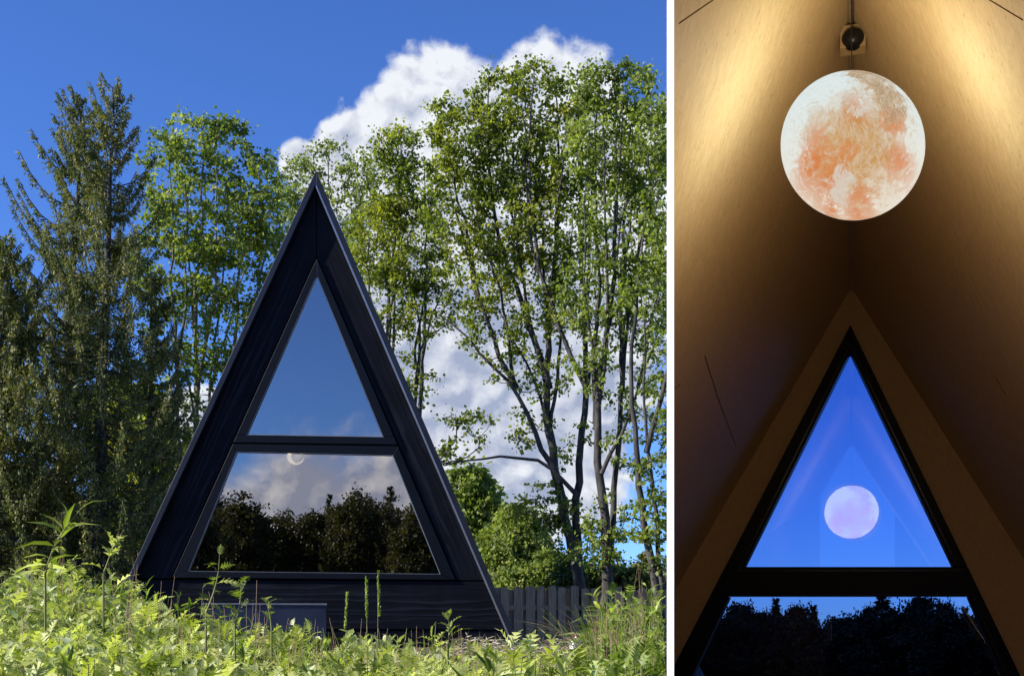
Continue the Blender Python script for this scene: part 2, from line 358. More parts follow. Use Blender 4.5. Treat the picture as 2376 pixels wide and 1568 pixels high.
# the small glowing crescent lamp inside
def emis(name, col, st):
    m, t = mat(name); e = t.n('ShaderNodeEmission', {0: col, 1: st}); finish(t, e.outputs[0]); return m
def crescent():
    u, v, z = CF.loc(688, 1058, D+.35); w = CF.world(u, v, z)
    r = thing('crescent_lamp', 'small glowing crescent lamp hanging behind the lower window of the black cabin', 'lamp', w, -CF.th)
    k = 48; R = 17/F*(D+.35); V = []; 
    for i in range(k+1):
        an = math.radians(-70)+math.radians(245)*i/k*1.0; an = math.radians(60)+math.radians(285)*i/k
        th = R*.17*math.sin(PI*i/k)**.6*(1.5 if i/k < .6 else 1)+.001
        for j in range(8):
            b = 2*PI*j/8; rr = R+th*math.cos(b); V.append((rr*math.cos(an), th*math.sin(b), rr*math.sin(an)))
    Fq = np.array([[i*8+j, i*8+(j+1) % 8, (i+1)*8+(j+1) % 8, (i+1)*8+j] for i in range(k) for j in range(8)])
    npmesh('glowing_tube', V, [Fq], emis('crescent_glow', (1, .80, .42), 5.0), r, True)
    Vc, Fc = chain([(0, 0, R*.9), (0, 0, .9)], [.002, .002], 6); npmesh('cord', Vc, [Fc], M['black'], r)
crescent()
# grey sheet panel in front of the base
def panel():
    fr = Frame(620, 11.7, 0); u0, _, z1 = fr.loc(470, 1398, 11.7); u1, _, _ = fr.loc(757, 1400, 11.7); z0 = float(terr(-2.3, 11.4))-.05
    w = fr.world(0, 0, z0)
    r = thing('metal_panel', 'dark grey flat panel with a pale top edge leaning on the cabin base among weeds', 'panel', w, -fr.th)
    bm = bmesh.new(); box(bm, u0, u1, -.02, .02, 0, z1-z0-.02); bmobj('sheet', bm, plain('slate_sheet', (.022, .028, .05), .35, 0, .3, 3), r, bevel=.004)
    bm = bmesh.new(); box(bm, u0-.01, u1+.01, -.03, .035, z1-z0-.018, z1-z0); bmobj('top_rail', bm, plain('grey_rail', (.16, .17, .20), .45), r, bevel=.003)
    r.rotation_euler = (math.radians(-6), 0, -fr.th)
panel()
# ------------------------------------------------------------------ the lamp-lit room on the right
VG = 8.0; RF = Frame(1975, 0, 0); TH = RF.th
RZ = EZ+(HY-667)/F*VG/RF.c*RF.c**0        # ridge height (from the gable apex)
RZ = RF.loc(1975, 667, VG)[2]; FZ = .06; TS = .585   # slope: half width per metre of height
XP, YP = .1310, 1.55
def cutroom(bm, ytrim=True):
    """trim against the white partition (a vertical plane through the camera's left part) and the room's open mouth"""
    n = Vector((1, -.1330, 0)).normalized()                     # keep X > .133 Y in world
    nl = Vector((n.x*RF.c-n.y*RF.s, n.x*RF.s+n.y*RF.c, 0))
    bmesh.ops.bisect_plane(bm, geom=bm.verts[:]+bm.edges[:]+bm.faces[:], plane_co=(0, 0, 0), plane_no=-nl, clear_outer=True)
    e = [x for x in bm.edges if x.is_boundary]
    if e: bmesh.ops.holes_fill(bm, edges=e)
def hw(z): return (RZ-z)*TS
room = thing('lit_room', 'steep plywood-lined room with a triangular window, lit by a moon lamp', 'room', (RF.world(0, 0, 0).x, RF.world(0, 0, 0).y, 0), -TH)
def rpart(name, build, m, parent=room, cut=True, bevel=0, label=None):
    bm = bmesh.new(); build(bm); bmesh.ops.recalc_face_normals(bm, faces=bm.faces)
    if cut: cutroom(bm)
    o = bmobj(name, bm, m, parent, bevel=bevel)
    if label: o['label'] = label
    return o
V0 = 1.7
ls = rpart('sloping_wall', lambda bm: prism(bm, [(0, RZ), (-hw(FZ), FZ), (-hw(FZ)-.02, FZ), (-.02, RZ+.02), (0, RZ+.02)], V0, VG+.1), M['ply'])
rs = rpart('sloping_wall', lambda bm: prism(bm, [(0, RZ), (0, RZ+.02), (.02, RZ+.02), (hw(FZ)+.02, FZ), (hw(FZ), FZ)], V0, VG+.1), M['ply'], cut=False)
rpart('roof', lambda bm: prism(bm, [(0, RZ+.03), (-hw(FZ)-.03, FZ), (-hw(FZ)-.12, FZ), (0, RZ+.2)], V0-.05, VG+.2), M['roof'])
rpart('roof', lambda bm: prism(bm, [(0, RZ+.03), (0, RZ+.2), (hw(FZ)+.12, FZ), (hw(FZ)+.03, FZ)], V0-.05, VG+.2), M['roof'], cut=False)
rpart('floor', lambda bm: box(bm, -hw(FZ), hw(FZ), V0, VG, FZ-.1, FZ), M['ply'])
rpart('low_reflection_blocker', lambda bm: box(bm, -.9, hw(.7)-.1, V0, V0+.06, FZ, 1.12), M['black'])  # unseen wall added to keep sunlit ground out of the window reflection
rpart('upper_reflection_blocker', lambda bm: prism(bm, [(.30, 1.125), (hw(1.125)-.01, 1.125), (.30, RZ-.30/TS-.01)], V0, V0+.06), M['black'])  # added out of view to block the bright outdoors from the pane
rpart('ridge_batten', lambda bm: box(bm, -.0085, .0085, V0, VG-.002, RZ-.022, RZ-.004), plain('pale_ridge_batten', (.52, .36, .24), .5), cut=False)
def rp(x, y, v=VG): q = RF.loc(x, y, v); return (q[0], q[2])
def rlin(A, B, y): return A[0]+(B[0]-A[0])*(y-A[1])/(B[1]-A[1])
# black frame outline and glass outlines in photo points
FA = (1973, 757); fl = lambda y: FA[0]-.5185*(y-757); frr = lambda y: FA[0]+.486*(y-757)
YB = 1690
gU = [(1973, 817), (1728, 1314.5), (2211, 1314)]
gL = [(1693, 1384), (1693-.467*(YB-60-1384), YB-60), (2246+.427*(YB-60-1383), YB-60), (2246, 1383)]
def gable(bm):
    far = 1820
    for pts in ([(1975, 640), (1975, 757.5), (fl(YB), YB), (1975-.64*(YB-640), YB)], [(1975, 640), (1975+.64*(YB-640), YB), (frr(YB), YB), (1975, 757.5)],
                [(1975-.64*(YB-640), YB), (1975+.64*(YB-640), YB), (1975+.64*(YB-640), far), (1975-.64*(YB-640), far)]):
        prism(bm, [rp(*p) for p in pts], VG, VG+.10)
rpart('gable_wall', gable, M['plyend'])
def fr_poly(bm, polys, v0, v1):
    for p in polys: prism(bm, [rp(*q) for q in p], v0, v1)
fpolys = [[(1973, 757), (1973, 817), (1728, 1314.5), (fl(1314), 1314.5)], [(1973, 757), (frr(1314), 1314), (2211, 1314), (1973, 817)],
          [(fl(1315), 1315), (frr(1315), 1315), (frr(1383), 1383), (fl(1383), 1383)],
          [(fl(1383.5), 1383.5), (1693, 1384), gL[1], (fl(YB-60), YB-60)], [(2246, 1383.5), (frr(1383.5), 1383.5), (frr(YB-60), YB-60), gL[2]],
          [(fl(YB-59.5), YB-59.5), (frr(YB-59.5), YB-59.5), (frr(YB), YB), (fl(YB), YB)]]
rf = rpart('window_frame', lambda bm: fr_poly(bm, fpolys, VG-.035, VG+.12), M['inner_black'], bevel=.003)
# inner stepped sash lines
def inset(pts, w):
    n = len(pts); c = (sum(p[0] for p in pts)/n, sum(p[1] for p in pts)/n)
    return [(c[0]+(p[0]-c[0])*(1+w/math.hypot(p[0]-c[0], p[1]-c[1])), c[1]+(p[1]-c[1])*(1+w/math.hypot(p[0]-c[0], p[1]-c[1]))) for p in pts]
def sash(bm):
    for g in (gU, gL):
        q = inset(g, 13 if len(g) == 3 else 9); q2 = inset(g, 20 if len(g) == 3 else 13); n = len(g)
        for i in range(n): prism(bm, [rp(*q[i]), rp(*q[(i+1) % n]), rp(*q2[(i+1) % n]), rp(*q2[i])], VG-.041, VG-.036)
rpart('sash_trim', sash, plain('satin_black_trim', (.012, .012, .017), .25), rf)
def pane(name, g, tilt, grow, bow):
    """triangular pane, bowed inwards by a few millimetres as sealed units are"""
    pts = [rp(*p) for p in inset(g, grow)]; zc = sum(p[1] for p in pts)/3; A, B, Cc = [np.array((p[0], p[1]-zc)) for p in pts]; n = 40; V = []; T = []; idx = {}
    for i in range(n+1):
        for j in range(n+1-i):
            q = A*(1-(i+j)/n)+B*i/n+Cc*j/n; idx[i, j] = len(V); V.append((q[0], -(q[0]**2+q[1]**2)/(2*bow), q[1]))
    for i in range(n):
        for j in range(n-i):
            T.append((idx[i, j], idx[i, j+1], idx[i+1, j]))
            if j < n-i-1: T.append((idx[i+1, j], idx[i, j+1], idx[i+1, j+1]))
    V = np.array(V); T = np.array(T); V2 = V+np.array([0, .006, 0])
    o = npmesh(name, np.concatenate([V, V2]), [T, T[:, ::-1]+len(V)], M['dusk_glass'], rf, True); o.location = (0, VG+.055, zc); o.rotation_euler = (math.radians(tilt), 0, 0); return o
PT = -1.3
pane('window_pane', gU, PT, 1, 19); 
bm = bmesh.new(); prism(bm, [rp(*p) for p in inset(gL, 1)], VG+.045, VG+.051); cutroom(bm); bmobj('window_pane', bm, M['dusk_glass'], rf)
# panel seams on the lining: thin dark brown strips following the boards
def slope_pt(x, y, side):
    """photo point carried onto the left (-1) or right (+1) sloping wall, local metres"""
    a = (x-CX)/F; b = (HY-y)/F; du = a*RF.c-RF.s; dv = RF.c+a*RF.s
    t = (RZ-EZ)/(b+side*du/TS); return Vector((du*t, dv*t, EZ+b*t))
def seam(pts, side, w, m, name='panel_seam'):
    bm = bmesh.new(); nrm = Vector((-side*1, 0, -TS)).normalized()
    for (p, q) in zip(pts[:-1], pts[1:]):
        A = slope_pt(*p, side)+nrm*.002; B = slope_pt(*q, side)+nrm*.002; s = (B-A).normalized().cross(nrm)*w
        top = [bm.verts.new(v+k) for v, k in ((A, s), (B, s), (B, -s), (A, -s))]; bot = [bm.verts.new(v.co-nrm*.0035) for v in top]
        bm.faces.new(top); bm.faces.new(bot[::-1])
        for i in range(4): bm.faces.new((top[i], bot[i], bot[(i+1) % 4], top[(i+1) % 4]))
    return bmobj(name, bm, m, ls if side < 0 else rs)
sm_ = plain('dark_seam_line', (.16, .10, .05), .8)
seam([(1635, 825), (1668, 930), (1707, 1033)], -1, .0018, sm_)
seam([(1575, 55), (1655, 0)], -1, .0008, sm_); seam([(2296, 0), (2374, 47)], 1, .0008, sm_)
seam([(2308, 870), (2336, 918)], 1, .0012, sm_); seam([(1568, 900), (1578, 890)], -1, .001, sm_)
# white partition: its front edge faces the camera
def partition():
    def wl(X, Y): return ((X*RF.c-Y*RF.s), (X*RF.s+Y*RF.c))
    q = [(.1289*YP, YP), (.1337*YP, YP-.004), (.1330*9.2, 9.2), (.1312*9.2, 9.2)]
    q2 = [(.1289*YP, YP), (.1337*YP, YP-.004), (.1336*(YP+.03), YP+.03), (.1291*(YP+.03), YP+.03)]
    t = thing('partition_wall', 'tall thin partition wall with a white front edge dividing the cabin view from the lit room', 'wall', (.1313*5, 5, 0), 0)
    for nm, qq, m in (('lining', [(.1335*(YP+.03)+.0003, YP+.032), (.1337*(YP+.03), YP+.032), (.1336*8, 8), (.1331*8, 8)], plain('brown_bounce_lining', (.24, .15, .08), .7)), ('board', [(.1291*(YP+.03), YP+.031), (.1335*(YP+.03), YP+.031), q[2], q[3]], M['roof']), ('edge_strip', q2, M['white'])):  # unseen inner lining added to bounce lamp light back into the room
        bm = bmesh.new(); z0, z1 = -.1, 4.6
        if nm == 'edge_strip':    # gently rounded nose turned to the sun
            qq = [(.1289*YP, YP+.006), (.1300*YP, YP-.004), (.1337*YP, YP-.0065), (.1336*(YP+.03), YP+.03), (.1291*(YP+.03), YP+.03)]
        a = [bm.verts.new((x-t.location.x, y-5, z0)) for x, y in qq]; b = [bm.verts.new((x-t.location.x, y-5, z1)) for x, y in qq]; n = len(qq)
        bm.faces.new(a[::-1]); bm.faces.new(b)
        for i in range(n): bm.faces.new((a[i], a[(i+1) % n], b[(i+1) % n], b[i]))
        bmobj(nm, bm, m, t)
partition()
# the moon lamp
def moon():
    LV = 3.62; q = RF.loc(1976.5, 341, LV); c = RF.world(*q); R = 174/F*LV/RF.c*.89
    r = thing('moon_lamp', 'large glowing globe lamp patterned like a pale orange and white moon, hanging from the ridge', 'lamp', c, -TH)
    m, t = mat('moon_shade'); oc = t.n('ShaderNodeTexCoord').outputs['Object']; v = t.vs(oc, 1/R)
    sp = t.n('ShaderNodeSeparateXYZ', {0: v}); x, y, z = sp.outputs
    w = t.vm('ADD', v, t.vs(t.vm('SUBTRACT', t.n('ShaderNodeTexNoise', {'Vector': v, 'Scale': 2.2, 'Detail': 5}).outputs['Color'], (.5, .5, .5)), .5))
    n1 = t.noise(w, 1.9, 7, .62); n2 = t.noise(w, 5.5, 7, .7); n3 = t.noise(t.vm('MULTIPLY', w, (3.5, 1, 1)), 9, 7, .75)
    def blob(cx, cz, rr, p=1.0):
        e = t.m('SQRT', t.m('ADD', t.m('POWER', t.m('SUBTRACT', x, cx), 2), t.m('POWER', t.m('SUBTRACT', z, cz), 2)))
        return t.m('MULTIPLY', t.sm(t.m('ADD', e, t.m('MULTIPLY', t.m('SUBTRACT', n2, .5), .9)), rr, rr*.35), p)
    tan = None
    for bb in ((.02, -.33, .82, 1), (.12, .80, .30, .9), (.28, .55, .32, .8), (.42, .32, .34, .9), (.45, .05, .4, .8), (-.35, -.05, .4, .6)):
        e = blob(*bb); tan = e if tan is None else t.m('MAXIMUM', tan, e)
    tan = t.m('MULTIPLY', tan, t.m('ADD', .62, t.m('MULTIPLY', t.sm(n3, .36, .62), .38)))
    orange = None
    for bb in ((-.50, -.42, .40, 1), (-.28, -.62, .36, .9), (.52, -.05, .24, 1), (.62, -.5, .28, .9), (-.05, -.40, .22, .9), (.1, -.93, .30, .9), (.05, .08, .30, .55), (-.28, -.93, .2, 1), (-.45, -.2, .25, .8)):
        e = blob(*bb); orange = e if orange is None else t.m('MAXIMUM', orange, e)
    orange = t.m('MULTIPLY', orange, t.sm(n2, .30, .60))
    pale = t.m('MULTIPLY', t.m('MAXIMUM', blob(-.15, -.72, .22), blob(.15, .12, .16)), .7)
    c_ = t.mix(t.sm(t.m('ADD', z, t.m('MULTIPLY', n1, .3)), -1, 1.0), (.95, .90, .78), (.82, .92, .92))
    c_ = t.mix(t.m('MULTIPLY', tan, 1.0), c_, (.66, .36, .11))
    c_ = t.mix(t.m('MULTIPLY', orange, .95), c_, (.76, .20, .012))
    c_ = t.mix(pale, c_, (.80, .82, .76))
    brown = None
    for bb in ((.10, .78, .26), (.30, .60, .24), (.45, .36, .26), (.52, .14, .20)):
        e = blob(*bb); brown = e if brown is None else t.m('MAXIMUM', brown, e)
    c_ = t.mix(t.m('MULTIPLY', brown, t.m('MULTIPLY', t.sm(n3, .34, .60), .75)), c_, (.42, .32, .20))
    n4 = t.noise(w, 16, 8, .8); c_ = t.mix(t.m('MULTIPLY', t.sm(n4, .48, .66), .12), c_, (.95, .92, .84)); c_ = t.mix(t.m('MULTIPLY', t.sm(n4, .5, .34), .30), c_, (.45, .30, .18))
    lw = t.n('ShaderNodeLayerWeight', {'Blend': .22}).outputs['Facing']; c_ = t.mix(t.m('MULTIPLY', t.sm(lw, .45, .98), .5), c_, (.72, .52, .36))  # painted rim shading: colour darkens and warms toward the globe's edge
    em = t.n('ShaderNodeEmission', {0: c_, 1: .60}); tr = t.n('ShaderNodeBsdfTransparent', {0: t.mix(.35, c_, (1, .95, .85))})
    sh = t.n('ShaderNodeMixShader', {0: .13, 1: em.outputs[0], 2: tr.outputs[0]})
    finish(t, sh.outputs[0])
    bm = bmesh.new(); bmesh.ops.create_uvsphere(bm, u_segments=64, v_segments=40, radius=R); dd = Vector((.58, 0, .815))
    for v_ in bm.verts: v_.co -= dd*(dd.dot(v_.co)*.105); v_.co.z *= 1.045
    bmobj('globe', bm, m, r, True)
    L = bpy.data.lights.new('bulb', 'POINT'); L.energy = 55; L.color = (1, .95, .74); L.shadow_soft_size = R*.88
    lo = bpy.data.objects.new('bulb', L); C.objects.link(lo); lo.parent = r
    dz = RZ-c.z; dv = 4.43-LV
    Vc, Fc = chain([(0, 0, R), (-.002, 0, (dz+R)/2), (0, 0, dz-.03), (0, .02, dz-.022), (.003, dv*.5, dz-.034), (.004, dv-.02, dz-.045), (.004, dv, dz-.085)], [.0017]*7, 6); npmesh('cord', Vc, [Fc], M['black'], r)
    zc = dz-.085
    bm = bmesh.new(); bmesh.ops.create_uvsphere(bm, u_segments=32, v_segments=20, radius=.040, matrix=Matrix.Translation((.004, dv, zc)) @ Matrix.Diagonal((1, 1, .95, 1)))
    can = bmobj('canopy', bm, plain('black_satin', (.012, .012, .016), .3), r, True)
    bm = bmesh.new(); box(bm, -.040, .048, dv-.01, dv+.06, zc-.030, zc+.048); bmobj('mount_block', bm, M['plyend'], r, bevel=.002)
    print('moon centre', c, 'R', R)
moon()
# ------------------------------------------------------------------ trees
def skeleton(stems, targets, rng, minr=.006, step=.35, up=.5):
    """stems: list of (points, radius0, radius1). Grow branches from the stems to every target"""
    N, par, rad = [], [], []
    for pts, r0, r1 in stems:
        pts = np.asarray(pts, float)
        seg = np.linalg.norm(np.diff(pts, axis=0), axis=1); T = np.concatenate([[0], np.cumsum(seg)]); n = max(4, int(T[-1]/.3))
        s = np.linspace(0, T[-1], n); Q = np.stack([np.interp(s, T, pts[:, i]) for i in range(3)], 1)
        for _ in range(2): Q[1:-1] = (Q[:-2]+2*Q[1:-1]+Q[2:])/4
        Q[1:-1] += rng.normal(scale=.018, size=Q[1:-1].shape)
        for i in range(n):
            N.append(Q[i]); par.append(len(N)-2 if i else -1); rad.append(r0+(r1-r0)*(i/(n-1))**.8)
    ns = len(N); N = [np.array(q) for q in N]
    A = np.array(N)
    dist = np.min(np.linalg.norm(A[None]-targets[:, None], axis=2), axis=1) if len(targets)*len(A) < 4e6 else rng.random(len(targets))
    ends = []
    pos = np.zeros((ns+len(targets)*14, 3)); pos[:ns] = A; cnt = ns
    for ti in np.argsort(dist):
        tg = targets[ti]; d = pos[:cnt]-tg; L = np.linalg.norm(d, axis=1); pen = L+up*np.maximum(0, d[:, 2]+.15*L)*1.2
        # branches leave the wood at an angle: dislike sources straight above
        j = int(np.argmin(pen)); src = pos[j].copy(); L = L[j]; k = min(10, max(2, int(L/step)+1))
        side = rng.normal(scale=.05*L, size=3); last = j
        for q in range(1, k+1):
            s = q/k; pnt = src+(tg-src)*s+side*math.sin(PI*s); pnt[2] += -.10*L*math.sin(PI*s)*(1-s)
            pos[cnt] = pnt; par.append(last); rad.append(0); last = cnt; cnt += 1
            if cnt >= len(pos)-1: break
        ends.append(last)
        if cnt >= len(pos)-12: break
    par = np.array(par[:cnt]); rad = np.array(rad[:cnt]); a2 = np.zeros(cnt); a2[ends] = minr**2
    for i in range(cnt-1, ns-1, -1): a2[i] = max(a2[i], (minr*.8)**2); a2[par[i]] += a2[i]*.8 if par[i] >= ns else 0
    r = np.sqrt(np.maximum(a2, 0)); r[:ns] = rad[:ns]; r = np.where(np.arange(cnt) < ns, rad, np.minimum(r, .05))
    return pos[:cnt], par, r, ns
def woods(root, pos, par, r, ns, bark, twigs=True, k=7):
    st = list(np.where(par[:ns] < 0)[0])+[ns]
    for a, b in zip(st[:-1], st[1:]):
        V, Q = chain(pos[a:b], r[a:b], 8); npmesh('trunk', V, [Q], bark, root, True)
    idx = np.arange(ns, len(pos))
    if len(idx):
        ra = np.minimum(r[par[idx]], r[idx]*1.5); V, Q = tubes(pos[par[idx]], pos[idx], ra, r[idx], 4); tag(npmesh('branches', V, [Q], bark, root), kind='stuff')
def crownleaves(centres, rad, per, size, rng, asp=.42, droop=.5):
    n = len(centres)*per; c = np.repeat(centres, per, axis=0); o = rng.normal(size=(n, 3)); o /= np.linalg.norm(o, axis=1, keepdims=True)
    rr = rng.random((n, 1))**.5; rd = np.repeat(np.asarray(rad), per)[:, None]; sx = rng.normal(size=(len(centres), 3)); sx[:, 2] = sx[:, 2]*.6-.1; sx /= np.linalg.norm(sx, axis=1, keepdims=True); sx = np.repeat(sx, per, axis=0)
    p = c+(o*np.array([1, 1, .6])*.75+sx*(rng.random((n, 1))*2-1)*1.5)*rr*rd
    d = o*.7+rng.normal(scale=.5, size=(n, 3)); d[:, 2] -= droop
    L = size*rng.choice([.55, .8, 1.05, 1.4], n)*rng.uniform(.85, 1.15, n)
    return leafquads(p, d, L, L*asp, rng)
def blobs(bl, n, Y, rng, depth=.8, shell=.35):
    """bl: photo ellipses (x, y, rx, ry[, weight]); targets spread through their volumes round distance Y"""
    w = np.array([(b[4] if len(b) > 4 else 1)*b[2]*b[3] for b in bl], float); w /= w.sum(); out = []
    for b, k in zip(bl, np.round(w*n).astype(int)):
        o = rng.normal(size=(k, 3)); o /= np.linalg.norm(o, axis=1, keepdims=True)+1e-9; rr = (rng.random((k, 1))*(1-shell)+shell)**.45; o *= rr
        dep = Y+(b[5] if len(b) > 5 else 0); rdm = (b[2]+b[3])/2/F*dep*depth
        Yq = dep+o[:, 1]*rdm; x = b[0]+o[:, 0]*b[2]; y = b[1]+o[:, 2]*b[3]
        out.append(np.stack([(x-CX)/F*Yq, Yq, EZ+(HY-y)/F*Yq], 1))
    return np.concatenate(out)
def stem(pts, Y, r0, r1, dy=0):
    n = len(pts); q = [P(x, y, Y+dy*i/max(1, n-1)) for i, (x, y) in enumerate(pts)]
    return ([tuple(v) for v in q], r0, r1)
def fine_(pts):
    pts = np.asarray(pts, float); T = np.arange(len(pts)); q = np.linspace(0, len(pts)-1, 10*len(pts)); return np.stack([np.interp(q, T, pts[:, i]) for i in range(3)], 1)
def broadleaf(name, label, cat, Y, stems, bl, n, per, size, lm, bark, seed, crad=.30, asp=.42, group=None, xform=None, depth=.8, droop=.5, rooted=True, thin=()):
    rng = np.random.default_rng(seed); tg = blobs(bl, n, Y, rng, depth)
    ss = []
    stems0 = list(stems)
    for (x0, y0, x1, y1) in thin:
        best = min(((math.hypot(x0-(p[0]/p[1]*F+CX), (y0-(HY-(p[2]-EZ)/p[1]*F))*.8), tuple(p)) for s_ in stems0 for p in fine_(s_[0])), key=lambda q: q[0])[1]
        x0 = best[0]/best[1]*F+CX; y0 = HY-(best[2]-EZ)/best[1]*F
        bw = rng.normal()*14; stems = stems+[stem([(x0, y0), (x0+(x1-x0)*.3+bw, y0+(y1-y0)*.4), (x0+(x1-x0)*.7+bw*.6, y0+(y1-y0)*.72), (x1, y1)], best[1], .030+.012*rng.random(), .007, rng.normal()*.5)]
    for s in stems:
        pts = list(s[0])
        if rooted and pts[0][2] < 3.2:
            x, y, z = pts[0]; pts = [(x, y, float(terr(x, y))-.15)]+pts
        ss.append((pts, s[1], s[2]))
    pos, par, r, ns = skeleton(ss, tg, rng)
    b = Vector(ss[0][0][0]); root = thing(name, label, cat, b, 0, group); off = np.array(b)
    woods(root, pos-off, par, r, ns, bark)
    rad = crad*rng.uniform(.6, 1.25, len(tg)); V, Q = crownleaves(tg-off, rad, per, size, rng, asp, droop)
    npmesh('crown', V, [Q], lm, root)
    return root
def spruce(name, label, base, top, rfun, seed, whorls=46, per=6, mat_=None, bark=None, sstep=.075, slen=.42, blade=.075, group=None, lift=(.1, .75), dead=True):
    rng = np.random.default_rng(seed); base = np.array(base); top = np.array(top); H = np.linalg.norm(top-base)
    root = thing(name, label, 'tree', base, 0, group); pts = []; k = 14
    for i in range(k+1): pts.append((top-base)*i/k+np.array([rng.normal(scale=.02), rng.normal(scale=.02), 0])*(0 < i < k))
    V, Q = chain(pts, [max(.012, H*.016*(1-i/k)+.01) for i in range(k+1)], 8); npmesh('trunk', V, [Q], bark or M['bark_dark'], root, True)
    A, B, RA, RB = [], [], [], []; LP, LD, LL = [], [], []
    for w in range(whorls):
        h = .03+.965*(w/(whorls-1))**.92; c = (top-base)*h
        for b in range(per):
            az = rng.uniform(0, 2*PI); L = rfun(h, az)*rng.choice([rng.uniform(.35, .8), rng.uniform(.8, 1.0), rng.uniform(1.0, 1.28)])
            if L < .05: L = .05
            u = lift[0]+(lift[1]-lift[0])*h; u *= rng.uniform(.7, 1.3); n = max(4, int(L/.14)); s = np.linspace(0, 1, n)
            o = np.array([math.cos(az), math.sin(az), 0]); cz = c+np.array([0, 0, rng.uniform(-.08, .08)])
            path = cz+o*L*s[:, None]; path[:, 2] += L*(u*s-.42*np.sin(PI*s*.9)*(1-h*.5)+.25*s**3)
            rb = .006+.014*L*(1-s)*.6
            A.append(path[:-1]); B.append(path[1:]); RA.append(rb[:-1]); RB.append(rb[1:])
            m = max(3, int(L/sstep)*2); t = rng.random(m)**.75; t = .12+.88*t
            P0 = np.stack([np.interp(t, s, path[:, i]) for i in range(3)], 1)
            sd = np.cross(o, [0, 0, 1]); P0 += sd*rng.normal(scale=.13, size=(m, 1))*(1.15-t[:, None])*min(1, L*1.2)
            q = max(3, int(slen/.042)); sl = slen*rng.uniform(.25, 1.2, m)*(.35+.65*(1-h))*(1.15-.6*t)
            fr = rng.random((m, q)); pp = P0[:, None]+np.array([0, 0, -1.])*(fr*sl[:, None])[..., None]+rng.normal(scale=.014, size=(m, q, 3))
            dd = np.array([0, 0, -1.])+o*.35+rng.normal(scale=.42, size=(m, q, 3))
            k2 = rng.random(pp.shape[:2]) < .6; LP.append(pp[k2]); LD.append(dd[k2])
            m2 = m*5; t2 = .1+.9*rng.random(m2); P2 = np.stack([np.interp(t2, s, path[:, i]) for i in range(3)], 1)
            lat = rng.normal(scale=.085, size=(m2, 1))*(1.1-t2[:, None])*min(1.4, L*1.6); P2 += sd*lat; P2[:, 2] -= np.abs(lat[:, 0])*.35+rng.random(m2)*.03
            LP.append(P2); LD.append(o*.8+sd*np.sign(lat)*.5+np.array([0, 0, -.12])+rng.normal(scale=.33, size=(m2, 3)))
    V, Q = tubes(np.concatenate(A), np.concatenate(B), np.concatenate(RA), np.concatenate(RB), 4); tag(npmesh('branches', V, [Q], bark or M['bark_dark'], root), kind='stuff')
    LP = np.concatenate(LP); LD = np.concatenate(LD); n = len(LP); L = blade*rng.uniform(.6, 1.4, n)
    V, Q = leafquads(LP, LD, L, L*.16, rng, .2); npmesh('crown', V, [Q], mat_ or M['needle'], root)
    print(name, n); return root
def base_at(x, Y): X = (x-CX)/F*Y; return (X, Y, float(terr(X, Y))-.1)
# left spruces
def rf1(h, az):
    c = math.cos(az)
    return (1.85*(1-h)**.72+.10)*(1.15 if c < 0 else .95)
spruce('spruce_tree', 'tallest dark spruce with drooping grey-green twigs and a narrow pointed top', base_at(215, 19.5), P(262, 205, 19.5), rf1, 3, 46, 6, sstep=.05, slen=.36, blade=.062)
def rf2(h, az): return (1.35*(1-h)**.55+.08)*(1.35 if math.cos(az) < -.2 else .9)
spruce('spruce_tree', 'second spruce with a lower ragged top, just left of the tallest spruce', base_at(120, 20.8), P(192, 232, 20.8), rf2, 5, 40, 6, sstep=.05, slen=.36, blade=.062)
spruce('spruce_tree', 'dark shaggy spruce cut off by the left edge of the photo', base_at(-10, 18.8), P(10, 560, 18.8), lambda h, az: 1.5*(1-h)**.6+.1, 6, 40, 7, sstep=.06)
spruce('spruce_tree', 'short dark spruce between the tall spruces and the leafy tree', base_at(345, 21.5), P(352, 640, 21.5), lambda h, az: .85*(1-h)**.55+.1, 8, 34, 6, sstep=.07)
# leafy tree left of the cabin
broadleaf('leafy_tree', 'pale-trunked leafy tree with a rounded crown rising between the spruces and the cabin', 'tree', 22.5,
    [stem([(455, 1450), (450, 1150), (458, 900), (452, 700), (470, 450), (470, 300)], 22.5, .10, .012), stem([(470, 1420), (490, 1100), (545, 850), (590, 700), (625, 560), (600, 400)], 22.7, .075, .01),
     stem([(440, 1420), (415, 1100), (412, 860), (395, 650), (400, 480), (395, 360)], 22.2, .075, .01), stem([(475, 1400), (478, 1000), (500, 800), (520, 620), (530, 420)], 23.2, .06, .01),
     stem([(430, 1400), (380, 1100), (350, 900), (330, 760)], 22, .05, .01)],
    [(450, 330, 75, 75), (530, 340, 60, 70), (385, 400, 65, 110), (585, 440, 70, 100), (470, 500, 150, 120), (400, 620, 110, 110), (560, 620, 110, 120), (480, 760, 170, 110, .8), (620, 520, 50, 90), (450, 930, 190, 130, .55), (420, 1120, 200, 130, .5)],
    800, 38, .066, M['leaf_ash'], M['bark_pale'], 21, .20, thin=((458, 950, 430, 420), (460, 900, 500, 380), (545, 850, 560, 450), (412, 860, 430, 420), (478, 900, 590, 520), (450, 1100, 380, 700), (490, 1050, 640, 640)))
broadleaf('leafy_tree', 'thin pale green tree seen in soft light just behind the cabin peak', 'tree', 31,
    [stem([(770, 1400), (765, 900), (775, 650), (760, 450), (765, 350)], 31, .09, .01), stem([(740, 1300), (710, 800), (690, 600), (680, 420)], 31.5, .07, .01), stem([(790, 1300), (830, 800), (840, 600), (830, 380)], 31, .07, .01)],
    [(760, 370, 80, 50), (690, 420, 55, 60), (830, 400, 50, 60), (760, 500, 110, 100), (680, 560, 60, 110), (850, 560, 60, 120)], 380, 27, .07, M['leaf_light'], M['bark'], 22, .22)
